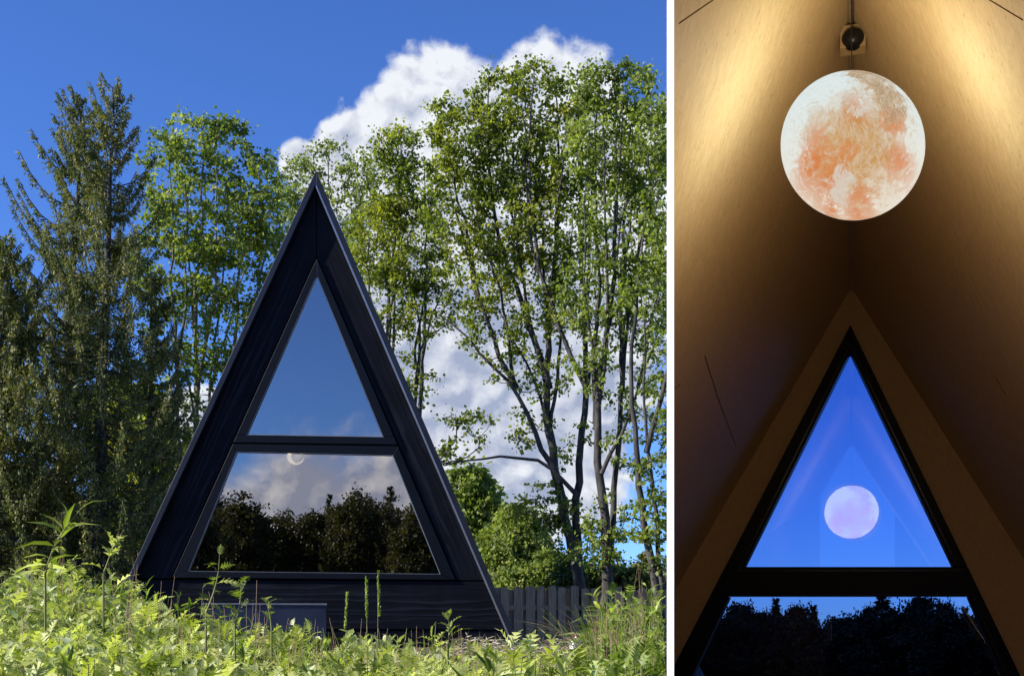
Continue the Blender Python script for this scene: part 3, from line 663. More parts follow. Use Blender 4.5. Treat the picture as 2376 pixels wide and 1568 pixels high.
broadleaf('leafy_tree', 'bushy olive-topped tree right behind the cabin roof, left of the many-stemmed maple', 'tree', 25,
    [stem([(905, 1300), (900, 900), (905, 640), (925, 480), (930, 330)], 25, .10, .012), stem([(960, 1100), (965, 850), (1000, 740), (1040, 640)], 25.2, .05, .01), stem([(890, 1200), (870, 800), (850, 640), (860, 500)], 25, .06, .01),
     stem([(965, 1050), (985, 760), (990, 600), (985, 400)], 25.4, .06, .01)],
    [(925, 340, 50, 60), (900, 420, 70, 90), (970, 440, 60, 90), (880, 560, 80, 100), (960, 580, 90, 110), (900, 700, 90, 90, .6), (1000, 720, 80, 90, .6), (920, 850, 70, 70, .4), (975, 900, 40, 60, .3)],
    560, 32, .064, M['leaf_maple'], M['bark'], 23, .19, thin=((905, 900, 880, 450), (905, 800, 960, 420), (965, 900, 930, 560), (900, 1000, 850, 640), (965, 850, 1010, 560)))
# many-stemmed big trees on the right
broadleaf('maple_tree', 'largest many-stemmed maple with dark leaning trunks and a wide crown against the white cloud', 'tree', 22,
    [stem([(1348, 1370), (1330, 1280), (1300, 1150), (1280, 1040), (1265, 900), (1275, 760), (1290, 600), (1300, 400), (1290, 220)], 22, .13, .012),
     stem([(1345, 1360), (1335, 1200), (1345, 1080), (1360, 900), (1358, 740), (1345, 560), (1350, 380), (1340, 240)], 22.2, .11, .012),
     stem([(1300, 1120), (1230, 980), (1200, 900), (1150, 860), (1080, 770), (1020, 730)], 21.7, .06, .012),
     stem([(1340, 1150), (1290, 1075), (1220, 1058), (1150, 1058), (1085, 1072), (1030, 1080)], 21.6, .045, .012),
     stem([(1275, 900), (1230, 760), (1180, 620), (1140, 480), (1130, 300), (1135, 180)], 22.1, .065, .01),
     stem([(1200, 900), (1160, 830), (1110, 700), (1090, 560), (1050, 430), (1015, 260)], 22, .05, .01),
     stem([(1360, 900), (1300, 760), (1250, 640), (1220, 480), (1225, 300), (1240, 160)], 21.6, .05, .01)],
    [(1240, 190, 65, 55), (1150, 230, 70, 70), (1330, 220, 60, 60), (1030, 290, 50, 65), (1090, 330, 90, 90, 1.1), (1200, 360, 110, 110, 1.1), (1310, 360, 100, 120), (1060, 470, 90, 100), (1170, 520, 110, 100),
     (1290, 530, 110, 110, .8), (1110, 640, 110, 90, .7), (1230, 680, 110, 100, .55), (1330, 700, 90, 100, .5), (1130, 780, 100, 60, .45), (1080, 990, 70, 40, .55), (1060, 1050, 60, 25, .7), (1250, 850, 120, 80, .35),
     (1280, 1000, 90, 90, .25), (1260, 1170, 80, 60, .6), (1320, 1240, 60, 70, .6)],
    1250, 30, .062, M['leaf_maple'], M['bark_dark'], 31, .17, thin=((1265, 900, 1190, 330), (1270, 800, 1250, 260), (1358, 760, 1380, 300), (1310, 700, 1320, 260), (1200, 880, 1080, 420), (1230, 760, 1160, 300), (1110, 700, 1030, 380), (1300, 1000, 1330, 480), (1280, 1040, 1150, 700), (1350, 1000, 1400, 620), (1240, 640, 1210, 220)))
broadleaf('maple_tree', 'dark twin-trunked maple directly right of the largest maple', 'tree', 20.5,
    [stem([(1408, 1360), (1405, 1200), (1385, 1050), (1390, 880), (1420, 720), (1430, 500), (1430, 300)], 20.5, .115, .012), stem([(1412, 1350), (1420, 1150), (1440, 990), (1446, 880), (1440, 700), (1470, 480), (1480, 250)], 20.7, .08, .01),
     stem([(1390, 1020), (1375, 880), (1390, 700), (1385, 500), (1380, 300)], 20.6, .055, .01), stem([(1395, 1100), (1440, 1010), (1480, 900), (1530, 760)], 20.4, .04, .01)],
    [(1390, 200, 60, 60), (1470, 200, 50, 60), (1400, 330, 90, 110), (1500, 350, 60, 130), (1440, 520, 110, 120), (1390, 680, 100, 110, .6), (1500, 700, 70, 120, .7), (1440, 860, 110, 90, .45), (1480, 1020, 90, 80, .4), (1420, 1200, 80, 60, .5), (1390, 1290, 60, 40, .8)],
    760, 28, .059, M['leaf_ash'], M['bark_dark'], 32, .16, thin=((1395, 950, 1450, 420), (1420, 760, 1400, 260), (1440, 800, 1520, 340), (1385, 900, 1360, 420), (1446, 900, 1490, 500), (1430, 620, 1445, 240), (1470, 620, 1500, 230), (1480, 900, 1545, 520)))
broadleaf('maple_tree', 'slender maple with two dark stems, nearest the white partition edge', 'tree', 19.5,
    [stem([(1532, 1400), (1500, 1250), (1480, 1080), (1465, 900), (1475, 700), (1500, 480)], 19.5, .085, .012), stem([(1536, 1390), (1530, 1230), (1505, 1050), (1490, 900), (1500, 700)], 19.7, .06, .01), stem([(1500, 1050), (1540, 900), (1580, 760), (1600, 500)], 19.5, .05, .01)],
    [(1530, 300, 60, 100), (1560, 500, 70, 150), (1520, 700, 70, 110, .7), (1560, 900, 60, 120, .7), (1530, 1080, 60, 80, .6), (1510, 1190, 60, 70, .7), (1555, 1260, 50, 80, .8)],
    330, 26, .062, M['leaf_ash'], M['bark_dark'], 33, .16)
# lower trees behind the fence
broadleaf('leafy_tree', 'bright green rounded tree showing just right of the cabin roof edge', 'tree', 38,
    [stem([(1080, 1420), (1085, 1250), (1090, 1130)], 38, .14, .02)],
    [(1085, 1130, 60, 50), (1110, 1200, 60, 70), (1060, 1230, 60, 90), (1130, 1270, 60, 70)], 420, 46, .13, M['leaf_ash'], M['bark'], 41, .30)
broadleaf('leafy_tree', 'soft olive tree with a feathery top behind the wooden fence', 'tree', 34,
    [stem([(1190, 1430), (1195, 1300), (1200, 1200)], 34, .12, .02), stem([(1200, 1400), (1225, 1300), (1235, 1230)], 34, .08, .02)],
    [(1200, 1200, 45, 40, .6), (1225, 1250, 45, 55), (1180, 1290, 75, 80), (1240, 1310, 55, 60), (1140, 1330, 60, 50)], 480, 44, .11, M['leaf_light'], M['bark'], 42, .28)
broadleaf('shrub', 'low yellow-green shrub spilling just above the wooden fence', 'shrub', 29,
    [stem([(1280, 1440), (1285, 1360), (1290, 1310)], 29, .06, .01), stem([(1190, 1440), (1200, 1380), (1210, 1340)], 29, .05, .01)],
    [(1300, 1330, 50, 38), (1230, 1345, 50, 35), (1340, 1350, 40, 30), (1180, 1355, 40, 26), (1270, 1305, 30, 30, .6)], 260, 44, .085, M['leaf_light'], M['bark'], 43, .22)
broadleaf('shrub', 'dark green undergrowth shrub at the foot of the maple trunks', 'shrub', 24,
    [stem([(1400, 1440), (1400, 1380), (1410, 1330)], 24, .05, .01)],
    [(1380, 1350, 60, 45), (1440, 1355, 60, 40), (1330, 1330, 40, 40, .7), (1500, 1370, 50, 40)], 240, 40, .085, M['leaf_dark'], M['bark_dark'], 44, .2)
spruce('spruce_tree', 'small distant blue-green spruce seen between the maple trunks low on the right', base_at(1490, 44), P(1490, 1283, 44), lambda h, az: 1.0*(1-h)**.8+.05, 45, 26, 6, slen=.3, blade=.14, sstep=.12)
broadleaf('shrub', 'hazy dark bush low between the maple trunks beside the small spruce', 'shrub', 46,
    [stem([(1430, 1440), (1430, 1380), (1432, 1340)], 46, .08, .02)], [(1430, 1350, 50, 40), (1490, 1370, 60, 30), (1540, 1365, 40, 35)], 200, 36, .14, M['leaf_dark'], M['bark_dark'], 46, .3)
# undergrowth on the left, behind the spruces
broadleaf('birch_tree', 'slim tree with a short white trunk section showing in the shade left of the cabin', 'tree', 24,
    [stem([(325, 1300), (324, 1150), (330, 1080), (328, 1000)], 24, .045, .03)], [(320, 960, 60, 70), (350, 1050, 60, 60, .6)], 140, 40, .085, M['leaf_yellow'], M['birch'], 51, .22)
broadleaf('shrub', 'sunlit yellow-green shrub glowing deep behind the dark spruces', 'shrub', 30,
    [stem([(290, 1400), (285, 1100), (290, 950)], 30, .06, .02)], [(280, 950, 60, 80), (310, 1080, 60, 90), (250, 1050, 50, 80, .7), (340, 1200, 60, 80, .6)], 300, 44, .11, M['leaf_yellow'], M['bark'], 52, .26)
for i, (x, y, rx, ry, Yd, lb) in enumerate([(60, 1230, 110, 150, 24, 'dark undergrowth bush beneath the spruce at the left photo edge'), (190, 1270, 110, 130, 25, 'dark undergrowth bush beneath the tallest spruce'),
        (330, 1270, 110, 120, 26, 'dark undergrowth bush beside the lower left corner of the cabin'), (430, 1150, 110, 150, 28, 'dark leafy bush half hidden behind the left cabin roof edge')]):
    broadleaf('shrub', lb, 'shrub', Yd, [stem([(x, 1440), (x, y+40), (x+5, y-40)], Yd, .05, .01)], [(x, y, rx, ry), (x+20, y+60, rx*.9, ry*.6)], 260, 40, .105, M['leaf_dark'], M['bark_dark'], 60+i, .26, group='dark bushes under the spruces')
# ------------------------------------------------------------------ trees reflected in the cabin window (they stand behind the photographer)
nC = Vector((-CF.s, -CF.c, 0)); pC = CF.world(0, 0, 0)
def mirror(p): p = Vector(p); return p-2*nC*((p-pC).dot(nC))
def behind(name, label, x, ytop, wpx, T, kind, seed, group='trees standing behind the photographer'):
    T *= 1.35; top = mirror(P(x, ytop-22, T)); base = Vector((top.x, top.y, float(terr(top.x, top.y))-.1)); Wm = wpx/F*T
    if kind == 'c':
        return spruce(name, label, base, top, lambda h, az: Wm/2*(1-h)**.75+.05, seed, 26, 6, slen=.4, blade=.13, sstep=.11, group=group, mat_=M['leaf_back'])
    rng = np.random.default_rng(seed); H = top.z-base.z; n = 330
    o = rng.normal(size=(n, 3)); o /= np.linalg.norm(o, axis=1, keepdims=True); o *= rng.random((n, 1))**.35
    tg = np.array(base)+np.array([0, 0, H*.56])+o*np.array([Wm/2, Wm/2, H*.44])
    bx = tuple(base); mid = (base.x, base.y, base.z+H*.6)
    pos, par, r, ns = skeleton([([bx, mid], .12, .03)], tg, rng, step=.6); root = thing(name, label, 'tree', base, 0, group); off = np.array(base)
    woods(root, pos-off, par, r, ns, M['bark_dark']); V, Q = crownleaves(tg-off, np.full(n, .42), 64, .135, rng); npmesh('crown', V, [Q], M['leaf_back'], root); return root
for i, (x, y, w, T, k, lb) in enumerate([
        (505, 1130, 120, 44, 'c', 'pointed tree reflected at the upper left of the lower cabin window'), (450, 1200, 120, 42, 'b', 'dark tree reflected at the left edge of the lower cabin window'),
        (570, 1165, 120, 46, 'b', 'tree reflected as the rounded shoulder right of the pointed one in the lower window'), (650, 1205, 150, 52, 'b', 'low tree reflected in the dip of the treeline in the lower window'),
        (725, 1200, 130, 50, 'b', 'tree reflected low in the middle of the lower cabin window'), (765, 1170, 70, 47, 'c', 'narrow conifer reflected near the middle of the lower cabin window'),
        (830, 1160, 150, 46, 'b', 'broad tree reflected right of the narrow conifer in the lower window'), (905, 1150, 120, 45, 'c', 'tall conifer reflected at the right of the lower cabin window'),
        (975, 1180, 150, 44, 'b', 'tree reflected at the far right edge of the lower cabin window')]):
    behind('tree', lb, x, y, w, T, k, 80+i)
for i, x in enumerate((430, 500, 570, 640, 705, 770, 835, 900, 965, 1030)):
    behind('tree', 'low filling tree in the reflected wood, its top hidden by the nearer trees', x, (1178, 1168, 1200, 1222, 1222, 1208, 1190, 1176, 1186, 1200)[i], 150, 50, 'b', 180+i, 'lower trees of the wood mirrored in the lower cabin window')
# ------------------------------------------------------------------ dusk treeline beyond the room's window
protoC = None; protoB = None
def dusk_tree(x, ytop, wpx, T, kind, label, group='dark treeline outside the room window'):
    global protoC, protoB
    top = P(x, ytop-9, T); gz = float(terr(top.x, top.y)); H = top.z-gz; Wm = wpx/F*T*(2.1 if kind == 'c' else 1.35)
    if kind == 'c':
        if protoC is None:
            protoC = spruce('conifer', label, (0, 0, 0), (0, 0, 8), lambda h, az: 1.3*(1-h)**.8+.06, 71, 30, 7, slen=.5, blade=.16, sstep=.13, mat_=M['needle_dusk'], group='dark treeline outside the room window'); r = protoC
        else: r = dup(protoC)
        s = (Wm/2.6, Wm/2.6, H/8)
    else:
        if protoB is None:
            rng = np.random.default_rng(72); n = 420; cs = []
            lobes = [(0, 0, 4.6, 1.8, 2.6), (.9, .2, 5.6, 1.1, 1.5), (-.8, .1, 6.0, 1.1, 1.6), (.1, -.4, 6.9, .9, 1.0), (0, .2, 2.6, 1.9, 1.8)]
            for k in range(n):
                lx, ly, lz, rr, hh = lobes[k % 5]; o = rng.normal(size=3); o /= np.linalg.norm(o); o *= rng.random()**.33; cs.append((lx+o[0]*rr, ly+o[1]*rr, lz+o[2]*hh*.9))
            tg = np.array(cs); pos, par, r_, ns = skeleton([([(0, 0, 0), (0, 0, 5.5)], .14, .03)], tg, rng, step=.6)
            protoB = thing('broadleaf', label, 'tree', (0, 0, 0), 0, 'dark treeline outside the room window'); woods(protoB, pos, par, r_, ns, M['bark_dark'])
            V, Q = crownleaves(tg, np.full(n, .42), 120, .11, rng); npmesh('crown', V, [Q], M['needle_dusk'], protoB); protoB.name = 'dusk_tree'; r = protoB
        else: r = dup(protoB)
        s = (Wm/4, Wm/4, H/8)
    r.location = (top.x, top.y, gz); r.scale = s; r.rotation_euler = (0, 0, random.uniform(0, 6.28)); r['label'] = label; r['group'] = group
def dup(root):
    r = root.copy(); C.objects.link(r)
    for ch in root.children:
        c = ch.copy(); C.objects.link(c); c.parent = r
    return r
for a in [(1709, 1403, 110, 66, 'b', 'round dark treetop at the left edge of the lower room window'), (1757, 1422, 80, 70, 'b', 'low dark treetop directly left of the first thin conifer outside the window'),
          (1799, 1400, 60, 64, 'c', 'first thin dark conifer from the left outside the room window'), (1838, 1408, 110, 66, 'b', 'round dark treetop right of the first thin conifer outside the room window'),
          (1887, 1416, 55, 63, 'c', 'small dark conifer sloping down to the dip in the window treeline'), (1942, 1436, 120, 72, 'b', 'lowest dark treetop, in the dip of the window treeline'),
          (2008, 1411, 75, 66, 'b', 'dark treetop just left of the tallest conifer outside the room window'), (2046, 1388, 95, 62, 'c', 'tallest dark conifer outside the room window'),
          (2124, 1385, 115, 60, 'b', 'biggest round dark treetop outside the room window'), (2192, 1398, 75, 62, 'b', 'narrow dark treetop right of the biggest round one outside the room window'),
          (2240, 1420, 55, 60, 'c', 'small dark conifer at the right end of the window treeline'), (2285, 1432, 110, 66, 'b', 'low dark treetop at the right edge of the lower room window')]:
    dusk_tree(*a)
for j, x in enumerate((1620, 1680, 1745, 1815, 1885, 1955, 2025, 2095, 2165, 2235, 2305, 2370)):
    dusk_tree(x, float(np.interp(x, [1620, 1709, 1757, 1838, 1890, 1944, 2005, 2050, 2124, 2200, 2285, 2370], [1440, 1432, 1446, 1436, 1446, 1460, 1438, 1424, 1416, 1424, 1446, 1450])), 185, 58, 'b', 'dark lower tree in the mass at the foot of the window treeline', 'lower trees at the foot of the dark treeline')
for j, (x, y, h) in enumerate(((-3.6, -6.2, 2.3), (-2.4, -6.6, 2.4), (-1.2, -6.1, 2.3), (0, -6.5, 2.5), (1.2, -6.2, 2.3), (2.5, -6.6, 2.5), (4, -6, 2.6))):  # unseen row added so bright ground does not mirror in the room window
    r = dup(protoB); r.name = 'shrub'; r.location = (x, y, -.35); r.scale = (.5, .5, (h+.35)/8); r.rotation_euler = (0, 0, j*1.3); r['label'] = 'low dark shrub added unseen behind the photographer to mask bright ground in the room window'; r['group'] = 'added reflection-masking shrubs behind the photographer'; r['category'] = 'shrub'
# ------------------------------------------------------------------ fence
def woodgrey():
    m, t = mat('weathered_fence_wood'); oc = t.n('ShaderNodeTexCoord').outputs['Object']; v = t.vm('MULTIPLY', oc, (1, 1, .08))
    rnd = t.n('ShaderNodeNewGeometry').outputs['Random Per Island']
    n = t.noise(v, 40, 6, .7); c = t.mix(t.sm(n, .3, .7), (.20, .155, .10), (.50, .40, .28)); c = t.mix(t.m('MULTIPLY', rnd, .6), c, (.22, .16, .10))
    finish(t, pbr(t, Base_Color=c, Roughness=.9).outputs[0]); return m
M['fence'] = woodgrey()
def fence():
    A = P(1135, 1358, 21.5); B = P(1560, 1366, 22.3); d = (B-A); L = math.hypot(d.x, d.y); az = math.atan2(d.y, d.x); z0 = .45
    r = thing('wooden_fence', 'weathered grey board fence standing in shade between the cabin and the tall weeds', 'fence', (A.x, A.y, z0), az)
    rng = random.Random(4); x = 0; i = 0
    while x < L:
        w = rng.uniform(.13, .17); front = i % 2 == 0; top = A.z-z0+(B.z-A.z)*x/L+rng.uniform(-.03, .03)-(0 if front else .05)
        y0 = -.045 if front else .03
        bm = bmesh.new(); tl = rng.uniform(-.012, .012)
        prism(bm, [(x, -.2), (x+w, -.2), (x+w+tl, top-rng.uniform(0, .02)), (x+w*.5+tl, top+.006), (x+tl, top-rng.uniform(0, .02))], y0, y0+.02)
        bmobj('board', bm, M['fence'], r, bevel=.003); x += w*(.74 if front else .70)+rng.uniform(-.01, .01); i += 1
    for h in (.35, 1.12):
        bm = bmesh.new(); box(bm, -.1, L, -.022, .028, h, h+.09); bmobj('rail', bm, M['fence'], r)
    for k in range(3):
        bm = bmesh.new(); box(bm, k*1.6, k*1.6+.1, .054, .15, -.3, 1.45); bmobj('post', bm, M['fence'], r)
fence()
# ------------------------------------------------------------------ white jug
def jug():
    p = P(1339, 1530, 9.9); r = thing('plastic_jug', 'white plastic jug with a red cap and red label at the edge of the weeds', 'jug', p, .35)
    w, dp, h = .058, .045, .20; prof = [(0, .92), (.02, 1), (.11, 1), (.135, .95), (.165, .62), (.182, .36), (.192, .34)]
    V = []; k = 24
    for z, s in prof:
        for j in range(k):
            a = 2*PI*j/k; ca, sa = math.cos(a), math.sin(a); e = .5 if z < .14 else .8
            V.append((w*s*math.copysign(abs(ca)**e, ca), dp*s*math.copysign(abs(sa)**e, sa), z))
    n = len(prof); Q = np.array([[i*k+j, i*k+(j+1) % k, (i+1)*k+(j+1) % k, (i+1)*k+j] for i in range(n-1) for j in range(k)])
    jm = plain('milky_plastic', (.80, .82, .80), .35, 0, .08, 20)
    npmesh('body', V, [Q, np.arange(k)[None]], jm, r, True)
    bm = bmesh.new(); bmesh.ops.create_cone(bm, cap_ends=True, segments=20, radius1=.021, radius2=.019, depth=.022, matrix=Matrix.Translation((0, 0, .202))); bmobj('cap', bm, plain('red_plastic', (.55, .05, .05), .4), r, bevel=.002)
    bm = bmesh.new(); box(bm, -.050, -.012, -.0495, -.0465, .03, .10); bmobj('label', bm, plain('red_label', (.60, .04, .03), .5), r)
    V, Q = chain([(.012, 0, .180), (.040, 0, .178), (.053, 0, .150), (.050, 0, .115)], [.008]*4, 8); npmesh('handle', V, [Q], jm, r, True)
jug()
# ------------------------------------------------------------------ weeds
def leaf_template(pairs, wid, tipf=.9):
    """one lobed leaf, length 1 along +x; returns verts, tris"""
    V = []; T = []; m = []
    for i in range(pairs+1):
        x = .16+.62*i/pairs; m.append(len(V)); V.append((x, 0, .05*math.sin(x*3)))
    b = len(V); V.append((0, 0, 0)); T.append((b, m[0], m[0])) if False else None
    for i in range(pairs):
        s = math.sin(PI*(.25+.62*(i+.5)/pairs)); x = V[m[i]][0]
        for sg in (1, -1):
            q = len(V); V.append((x+.26*s, sg*wid*s, .10)); T.append((m[i], m[i+1], q) if sg > 0 else (m[i+1], m[i], q))
    q = len(V); V += [(V[m[-1]][0]+.05, .06, 0), (1, 0, -.08), (V[m[-1]][0]+.05, -.06, 0)]
    T += [(m[-1], q, q+1), (m[-1], q+1, q+2)]
    s = len(V); V += [(0, .008, 0), (0, -.008, 0), (V[m[0]][0], .02, 0), (V[m[0]][0], -.02, 0)]; T += [(s, s+1, s+3), (s, s+3, s+2), (s+3, m[1], s+2)]
    return np.array(V, float), np.array(T)
TL = [leaf_template(4, .30), leaf_template(3, .38), leaf_template(5, .24)]
lanc = (np.array([(0, 0, 0), (.25, .09, .03), (.25, -.09, .03), (.6, .08, .02), (.6, -.08, .02), (1, 0, -.1), (.25, 0, 0), (.6, 0, -.02)], float), np.array([(0, 6, 1), (0, 2, 6), (1, 6, 7), (1, 7, 3), (2, 7, 6), (2, 4, 7), (3, 7, 5), (7, 4, 5)]))
def broad_template():
    n = 6; V = []; T = []
    for i in range(n+1):
        x = i/n; w = .30*math.sin(PI*min(1, x*1.02+.02))**.8*(1+.16*(-1)**i); V += [(x, 0, 0), (x, w, .05), (x, -w, .05)]
    for i in range(n):
        a = 3*i; b = a+3; T += [(a, b, b+1), (a, b+1, a+1), (a, b+2, b), (a, a+2, b+2)]
    return np.array(V, float), np.array(T)
BRD = broad_template()
def place_leaves(tmpl, pos, az, pitch, roll, L, droop):
    T, Fc = tmpl; n = len(pos)
    V = np.repeat(T[None], n, 0).copy(); x = V[..., 0]; V[..., 2] -= droop[:, None]*x**2
    cr, sr = np.cos(roll)[:, None], np.sin(roll)[:, None]; y, z = V[..., 1]*cr-V[..., 2]*sr, V[..., 1]*sr+V[..., 2]*cr
    cp, sp = np.cos(pitch)[:, None], np.sin(pitch)[:, None]; x, z = x*cp-z*sp, x*sp+z*cp
    ca, sa = np.cos(az)[:, None], np.sin(az)[:, None]; X = x*ca-y*sa; Y = x*sa+y*ca
    V = np.stack([X, Y, z], -1)*L[:, None, None]+pos[:, None]
    f = (np.arange(n)*len(T))[:, None, None]+Fc[None]
    return V.reshape(-1, 3), f.reshape(-1, 3)
class Plants:
    def __init__(s, rng, tall=False): s.tall = tall; s.r = rng; s.L = {}; s.A = []; s.B = []; s.ra = []; s.rb = []
    def plant(s, base, top, kind, leafL=.11, vis=.75, dens=1.0, cluster=True):
        r = s.r; base = np.array(base, float); top = np.array(top, float); H = np.linalg.norm(top-base); n = 7
        t = np.linspace(0, 1, n)[:, None]; bend = np.array([r.normal(), r.normal(), 0])*.05*H; path = base+(top-base)*t+bend*np.sin(PI*t)
        s.A.append(path[:-1]); s.B.append(path[1:]); rr = .0045*(1-.7*t[:, 0]); s.ra.append(rr[:-1]); s.rb.append(rr[1:])
        k = max(6, int(min(H, vis)/.032*dens)); f = 1-(r.random(k)*min(1, vis/H)); f = np.sort(f)
        pos = np.stack([np.interp(f, t[:, 0], path[:, i]) for i in range(3)], 1); g = (1-f)*H
        az = np.arange(k)*2.4+r.uniform(0, 6)+r.normal(scale=.3, size=k); L = leafL*np.clip((.6 if s.tall else .35)+g*3.2, .35, 1)*r.uniform(.75, 1.2, k)
        pitch = np.clip(1.15-g*3.6, -.25, 1.2)+r.normal(scale=.28, size=k); roll = r.normal(scale=.5, size=k); dr = r.uniform(.1, .75, k)
        s.L.setdefault(kind, []).append((pos, az, pitch, roll, L, dr))
    def build(s, name_leaf, name_stem, lm, sm, parent=None, tagargs=None):
        parts = []
        for k, lst in s.L.items():
            a = [np.concatenate([q[i] for q in lst]) for i in range(6)]; parts.append(place_leaves(k_t(k), *a))
        V, Fq = merge(parts); out = V[:, 0] > .1286*V[:, 1]; Fq = Fq[~out[Fq].any(1)]; A = np.concatenate(s.A); V2, Q = tubes(A, np.concatenate(s.B), np.concatenate(s.ra), np.concatenate(s.rb), 5); Q = Q[~(V2[:, 0] > .1284*V2[:, 1])[Q].any(1)]
        if parent is not None:
            off = np.array(parent.location); npmesh(name_leaf, V-off, [Fq], lm, parent); npmesh(name_stem, V2-off, [Q], sm, parent)
        else:
            me = npmesh(name_leaf, np.concatenate([V, V2]), [Fq, Q+len(V)], lm); me.data.materials.append(sm)
            mi = np.zeros(len(Fq)+len(Q), dtype=np.int32); mi[len(Fq):] = 1; me.data.polygons.foreach_set('material_index', mi); tag(me, *tagargs, kind='stuff')
            print(name_leaf, len(Fq)); return me
def k_t(k): return lanc if k == 9 else BRD if k == 8 else TL[k]
PX = np.array([-450, 0, 60, 130, 200, 260, 310, 370, 430, 480, 560, 640, 700, 760, 820, 880, 960, 1020, 1080, 1130, 1170, 1230, 1300, 1340, 1375, 1400, 1440, 1500, 1560])
PY = np.array([1298, 1294, 1298, 1282, 1300, 1308, 1342, 1358, 1390, 1402, 1422, 1448, 1455, 1465, 1462, 1470, 1488, 1478, 1495, 1535, 1590, 1600, 1590, 1560, 1430, 1385, 1358, 1346, 1342])
def weeds():
    rng = np.random.default_rng(90); pl = Plants(rng); pr = Plants(rng); pb = Plants(rng)
    n = 2700
    for i in range(n):
        Y = rng.uniform(3.0, 9.4) if i % 3 else rng.uniform(3.0, 5.5); x = rng.uniform(-430, 1545)
        if (x-CX)/F*Y > .1289*Y-.04: continue
        if 1296 < x < 1372 and 3.5 < Y < 9.6 and rng.random() < .75: continue
        pt = np.interp(x, PX, PY); span = (1640-pt); near = (9.4-Y)/6.4
        y = pt+(near**.8)*span*.72+abs(rng.normal(scale=24))-10
        X = (x-CX)/F*Y; base = (X+rng.normal(scale=.05), Y, float(terr(X, Y))-.05); top = P(x, y, Y); 
        if top.z-base[2] < .12: top.z = base[2]+.12
        if 1120 < x < 1350 and rng.random() < .14: top.z = max(top.z, P(x, 1512+rng.normal()*12, Y).z) if Y < 8 else top.z
        patch = math.sin(X*2.3+Y*1.1)+math.sin(X*1.1-Y*2.7+1.3)+rng.normal()*.5; L = rng.uniform(.12, .24)*(.75+.06*Y)
        if x > 1352: k, dst = (9 if rng.random() < .6 else int(rng.integers(3))), pr
        elif patch > .75: k, dst = 8, pb
        elif patch < -1.0: k, dst = 9, pr
        else: k, dst = int(rng.integers(3)), pl
        if k == 8: L *= .62
        dst.plant(base, tuple(top), k, L, .42, .66 if k != 8 else 1.0)
    pb.build('broadleaf_weeds', '', M['weed3'], M['stem'], None, ('pale green toothed broad-leaved weeds in patches among the lobed weeds', 'weeds'))
    pl.build('mugwort_weeds', '', M['weed'], M['stem'], None, ('sunlit yellow-green lobed weeds massed in front of the black cabin', 'weeds'))
    pr.build('meadow_weeds', '', M['weed2'], M['stem'], None, ('taller narrow-leaved green weeds banked up beside the white wall edge', 'weeds'))
weeds()
def blades():
    rng = np.random.default_rng(95); parts = {0: [], 1: []}
    for i in range(1500):
        Y = rng.uniform(3.6, 9); x = rng.uniform(-60, 1545) if i % 2 else rng.uniform(1330, 1545); X = (x-CX)/F*Y
        if X > .1289*Y-.10: continue
        dry = rng.random() < (.12 if x > 1330 else .30); pt = np.interp(x, PX, PY)+(9-Y)/5.4*(1600-np.interp(x, PX, PY))*.6+rng.normal()*18-(26 if dry else 14)
        b = np.array((X, Y, float(terr(X, Y)))); t = np.array(P(x, pt, Y)); H = t[2]-b[2]
        if H < .15: continue
        ln = rng.normal(scale=.16 if not dry else .06, size=2)*H; q = np.linspace(0, 1, 6)
        pts = b+np.stack([ln[0]*q**2, ln[1]*q**2, H*(q-.12*q**3*(not dry))], 1)
        parts[int(dry)].append(chain(pts, (.0036 if not dry else .0028)*(1-.8*q)+.0004, 3))
    for k, nm, lb, mt in ((0, 'grass_blades', 'tall green grass blades standing up through the foreground weeds', M['weed2']), (1, 'dry_stalks', 'thin dry brown stalks scattered through the foreground weeds', M['drystem'])):
        V, Q = merge(parts[k]); Q = Q[~(V[:, 0] > .1284*V[:, 1])[Q].any(1)]; tag(npmesh(nm, V, [Q], mt), lb, 'grass' if not k else 'stalks', None, 'stuff')
blades()
def tall(name, label, x0, y0, x1, y1, Y, kind, L, seed, dens=1.0, vis=.6, sm='stem'):
    rng = np.random.default_rng(seed); p = Plants(rng, True); dens *= 1.7; vis += .35; top = P(x1, y1, Y); bx = P(x0, y0, Y); base = (bx.x, Y, float(terr(bx.x, Y))-.03)
    r = thing(name, label, 'weed', base, 0, None); d = np.array(top)-np.array(bx); b = np.array(bx)
    p.A.append(np.array([base])); p.B.append(np.array([b])); p.ra.append(np.array([.005])); p.rb.append(np.array([.0045]))
    p.plant(tuple(b), tuple(top), kind, L, vis, dens); p.build('leaves', 'stem', M['weed'], M[sm], r)
tall('tall_weed', 'tallest leafy weed stalk, rising at far left before the dark spruces', 105, 1330, 190, 1178, 4.6, 9, .12, 101, 1.25, .45)
tall('tall_weed', 'leaning leafy weed with a drooping head in front of the lower left window corner', 478, 1420, 510, 1275, 5.2, 0, .10, 102, 1.0, .4)
tall('tall_weed', 'drooping lobed weed just right of the leaning weed in front of the cabin window', 545, 1450, 560, 1345, 5.4, 1, .11, 103, 1.0, .35)
tall('tall_weed', 'leafy weed head standing out over the dark cabin base on the right', 1040, 1500, 1040, 1425, 5.6, 0, .10, 104, 1.1, .3)
tall('tall_weed', 'stalk with few leaves in front of the shaded spruce trunks', 240, 1330, 262, 1262, 5.2, 1, .13, 105, .8, .3)
tall('tall_weed', 'small leafy weed over the cabin base left of the plantain spikes', 630, 1470, 615, 1388, 5.8, 0, .085, 106, 1, .3)
tall('tall_weed', 'leafy weed beside the right corner of the cabin on the bare soil', 1205, 1560, 1200, 1500, 7.5, 0, .10, 107, 1, .3)
tall('tall_weed', 'bright pointed weed tip rising over the fence end', 1395, 1460, 1370, 1375, 7.0, 9, .11, 108, 1.2, .4)
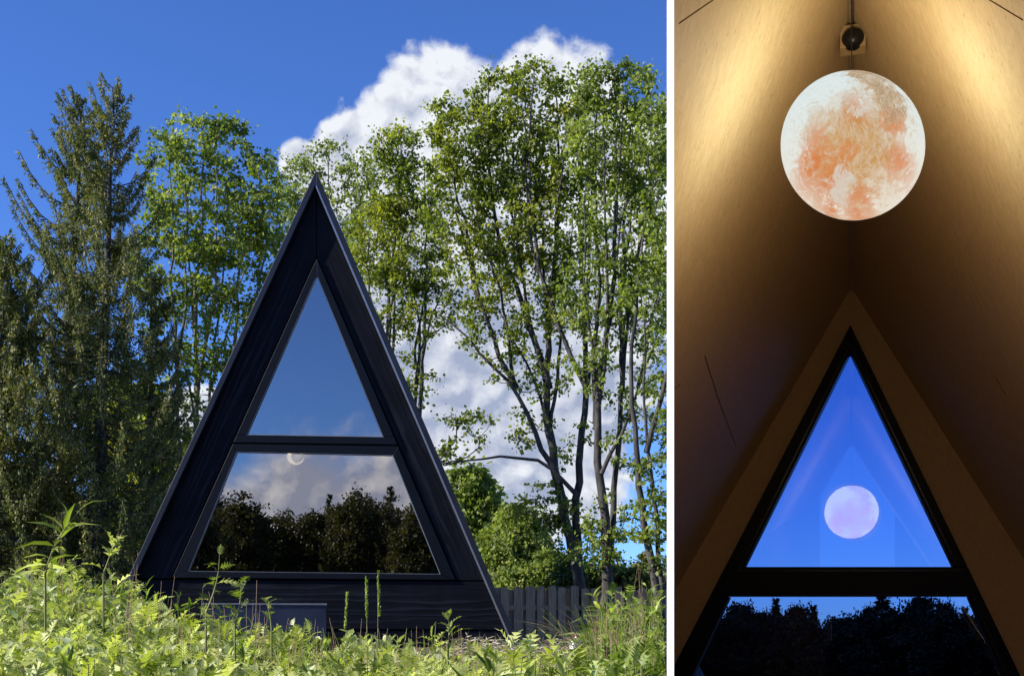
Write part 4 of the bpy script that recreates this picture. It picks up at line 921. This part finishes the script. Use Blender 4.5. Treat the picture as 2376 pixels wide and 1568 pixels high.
def spike(label, x, y0, y1, Y, bead, seed):
    rng = np.random.default_rng(seed); b = P(x, y0, Y); t = P(x+rng.uniform(-6, 6), y1, Y); base = Vector((b.x, Y, float(terr(b.x, Y))-.03))
    r = thing('grass_spike', label, 'weed', base, 0, 'thin bare stalks against the dark cabin'); o = np.array(base)
    m1 = (np.array(base)+np.array(t))/2+rng.normal(scale=.008, size=3)
    V, Q = chain([np.zeros(3), m1-o, np.array(t)-o], [.003, .0022, .0012], 6); npmesh('stalk', V, [Q], M['stem'] if bead else M['drystem'], r)
    if bead:
        n = 90; f = rng.random(n); L0 = np.array(t)-o; s0 = np.array(P(x, y0-(y0-y1)*.15, Y))-o; p = s0+(L0-s0)*f[:, None]; a = np.arange(n)*2.1
        d = np.stack([np.cos(a)*.6, np.sin(a)*.6, np.ones(n)], 1); V, Q = leafquads(p, d, np.full(n, .016), np.full(n, .005), rng); npmesh('seed_head', V, [Q], M['weed2'], r)
spike('left of the two beaded seed spikes in front of the cabin window sill', 850, 1450, 1338, 5.5, True, 1)
spike('taller right one of the two beaded seed spikes in front of the window sill', 880, 1450, 1326, 5.5, True, 2)
spike('thin bare stalk in front of the panel end of the cabin base', 433+168, 1460, 1345, 5.6, False, 3)
spike('short bare stalk between the leafy weed and the beaded spikes', 800, 1480, 1375, 5.8, True, 4)
# dry straw and clippings by the cabin corner
def straw():
    rng = np.random.default_rng(120); n = 9000; x = rng.uniform(1040, 1420, n); Y = rng.uniform(8.2, 12.2, n); X = (x-CX)/F*Y
    z = terr(X, Y)+rng.random(n)**2*.07*(1+np.sin(X*7+Y*3)); d = rng.normal(size=(n, 3)); d[:, 2] *= .25; p = np.stack([X, Y, z], 1); L = rng.uniform(.04, .16, n)
    V, Q = leafquads(p, d, L, np.full(n, .0045), rng); tag(npmesh('dry_straw', V, [Q], M['straw']), 'pale dry cut stalks and litter strewn on the soil by the cabin corner', 'straw', None, 'stuff')
    n = 260; x = rng.uniform(1140, 1345, n); Y = rng.uniform(7.5, 9.6, n)
straw()
def plume():
    rng = np.random.default_rng(130); b = P(1392, 1480, 8.6); r = thing('dry_grass_tuft', 'wispy dry brown grass tuft arching left in front of the fence', 'grass tuft', (b.x, b.y, float(terr(b.x, b.y))), 0)
    parts = []; top0 = b.z-r.location.z
    for i in range(80):
        a = rng.uniform(-.5, .5); L = rng.uniform(.25, .62); lean = rng.uniform(-1, .25); pts = []
        for q in range(7):
            s = q/6; pts.append((lean*L*s**1.6+rng.normal(scale=.004), a*L*.6*s, (top0*.5)+s*L*.85-.25*abs(lean)*L*s**3))
        parts.append(chain(pts, [.0022*(1-.75*q/6) for q in range(7)], 4))
    V, Q = merge(parts); npmesh('stalks', V, [Q], M['dead'], r)
plume()
print('objects', len(bpy.data.objects))
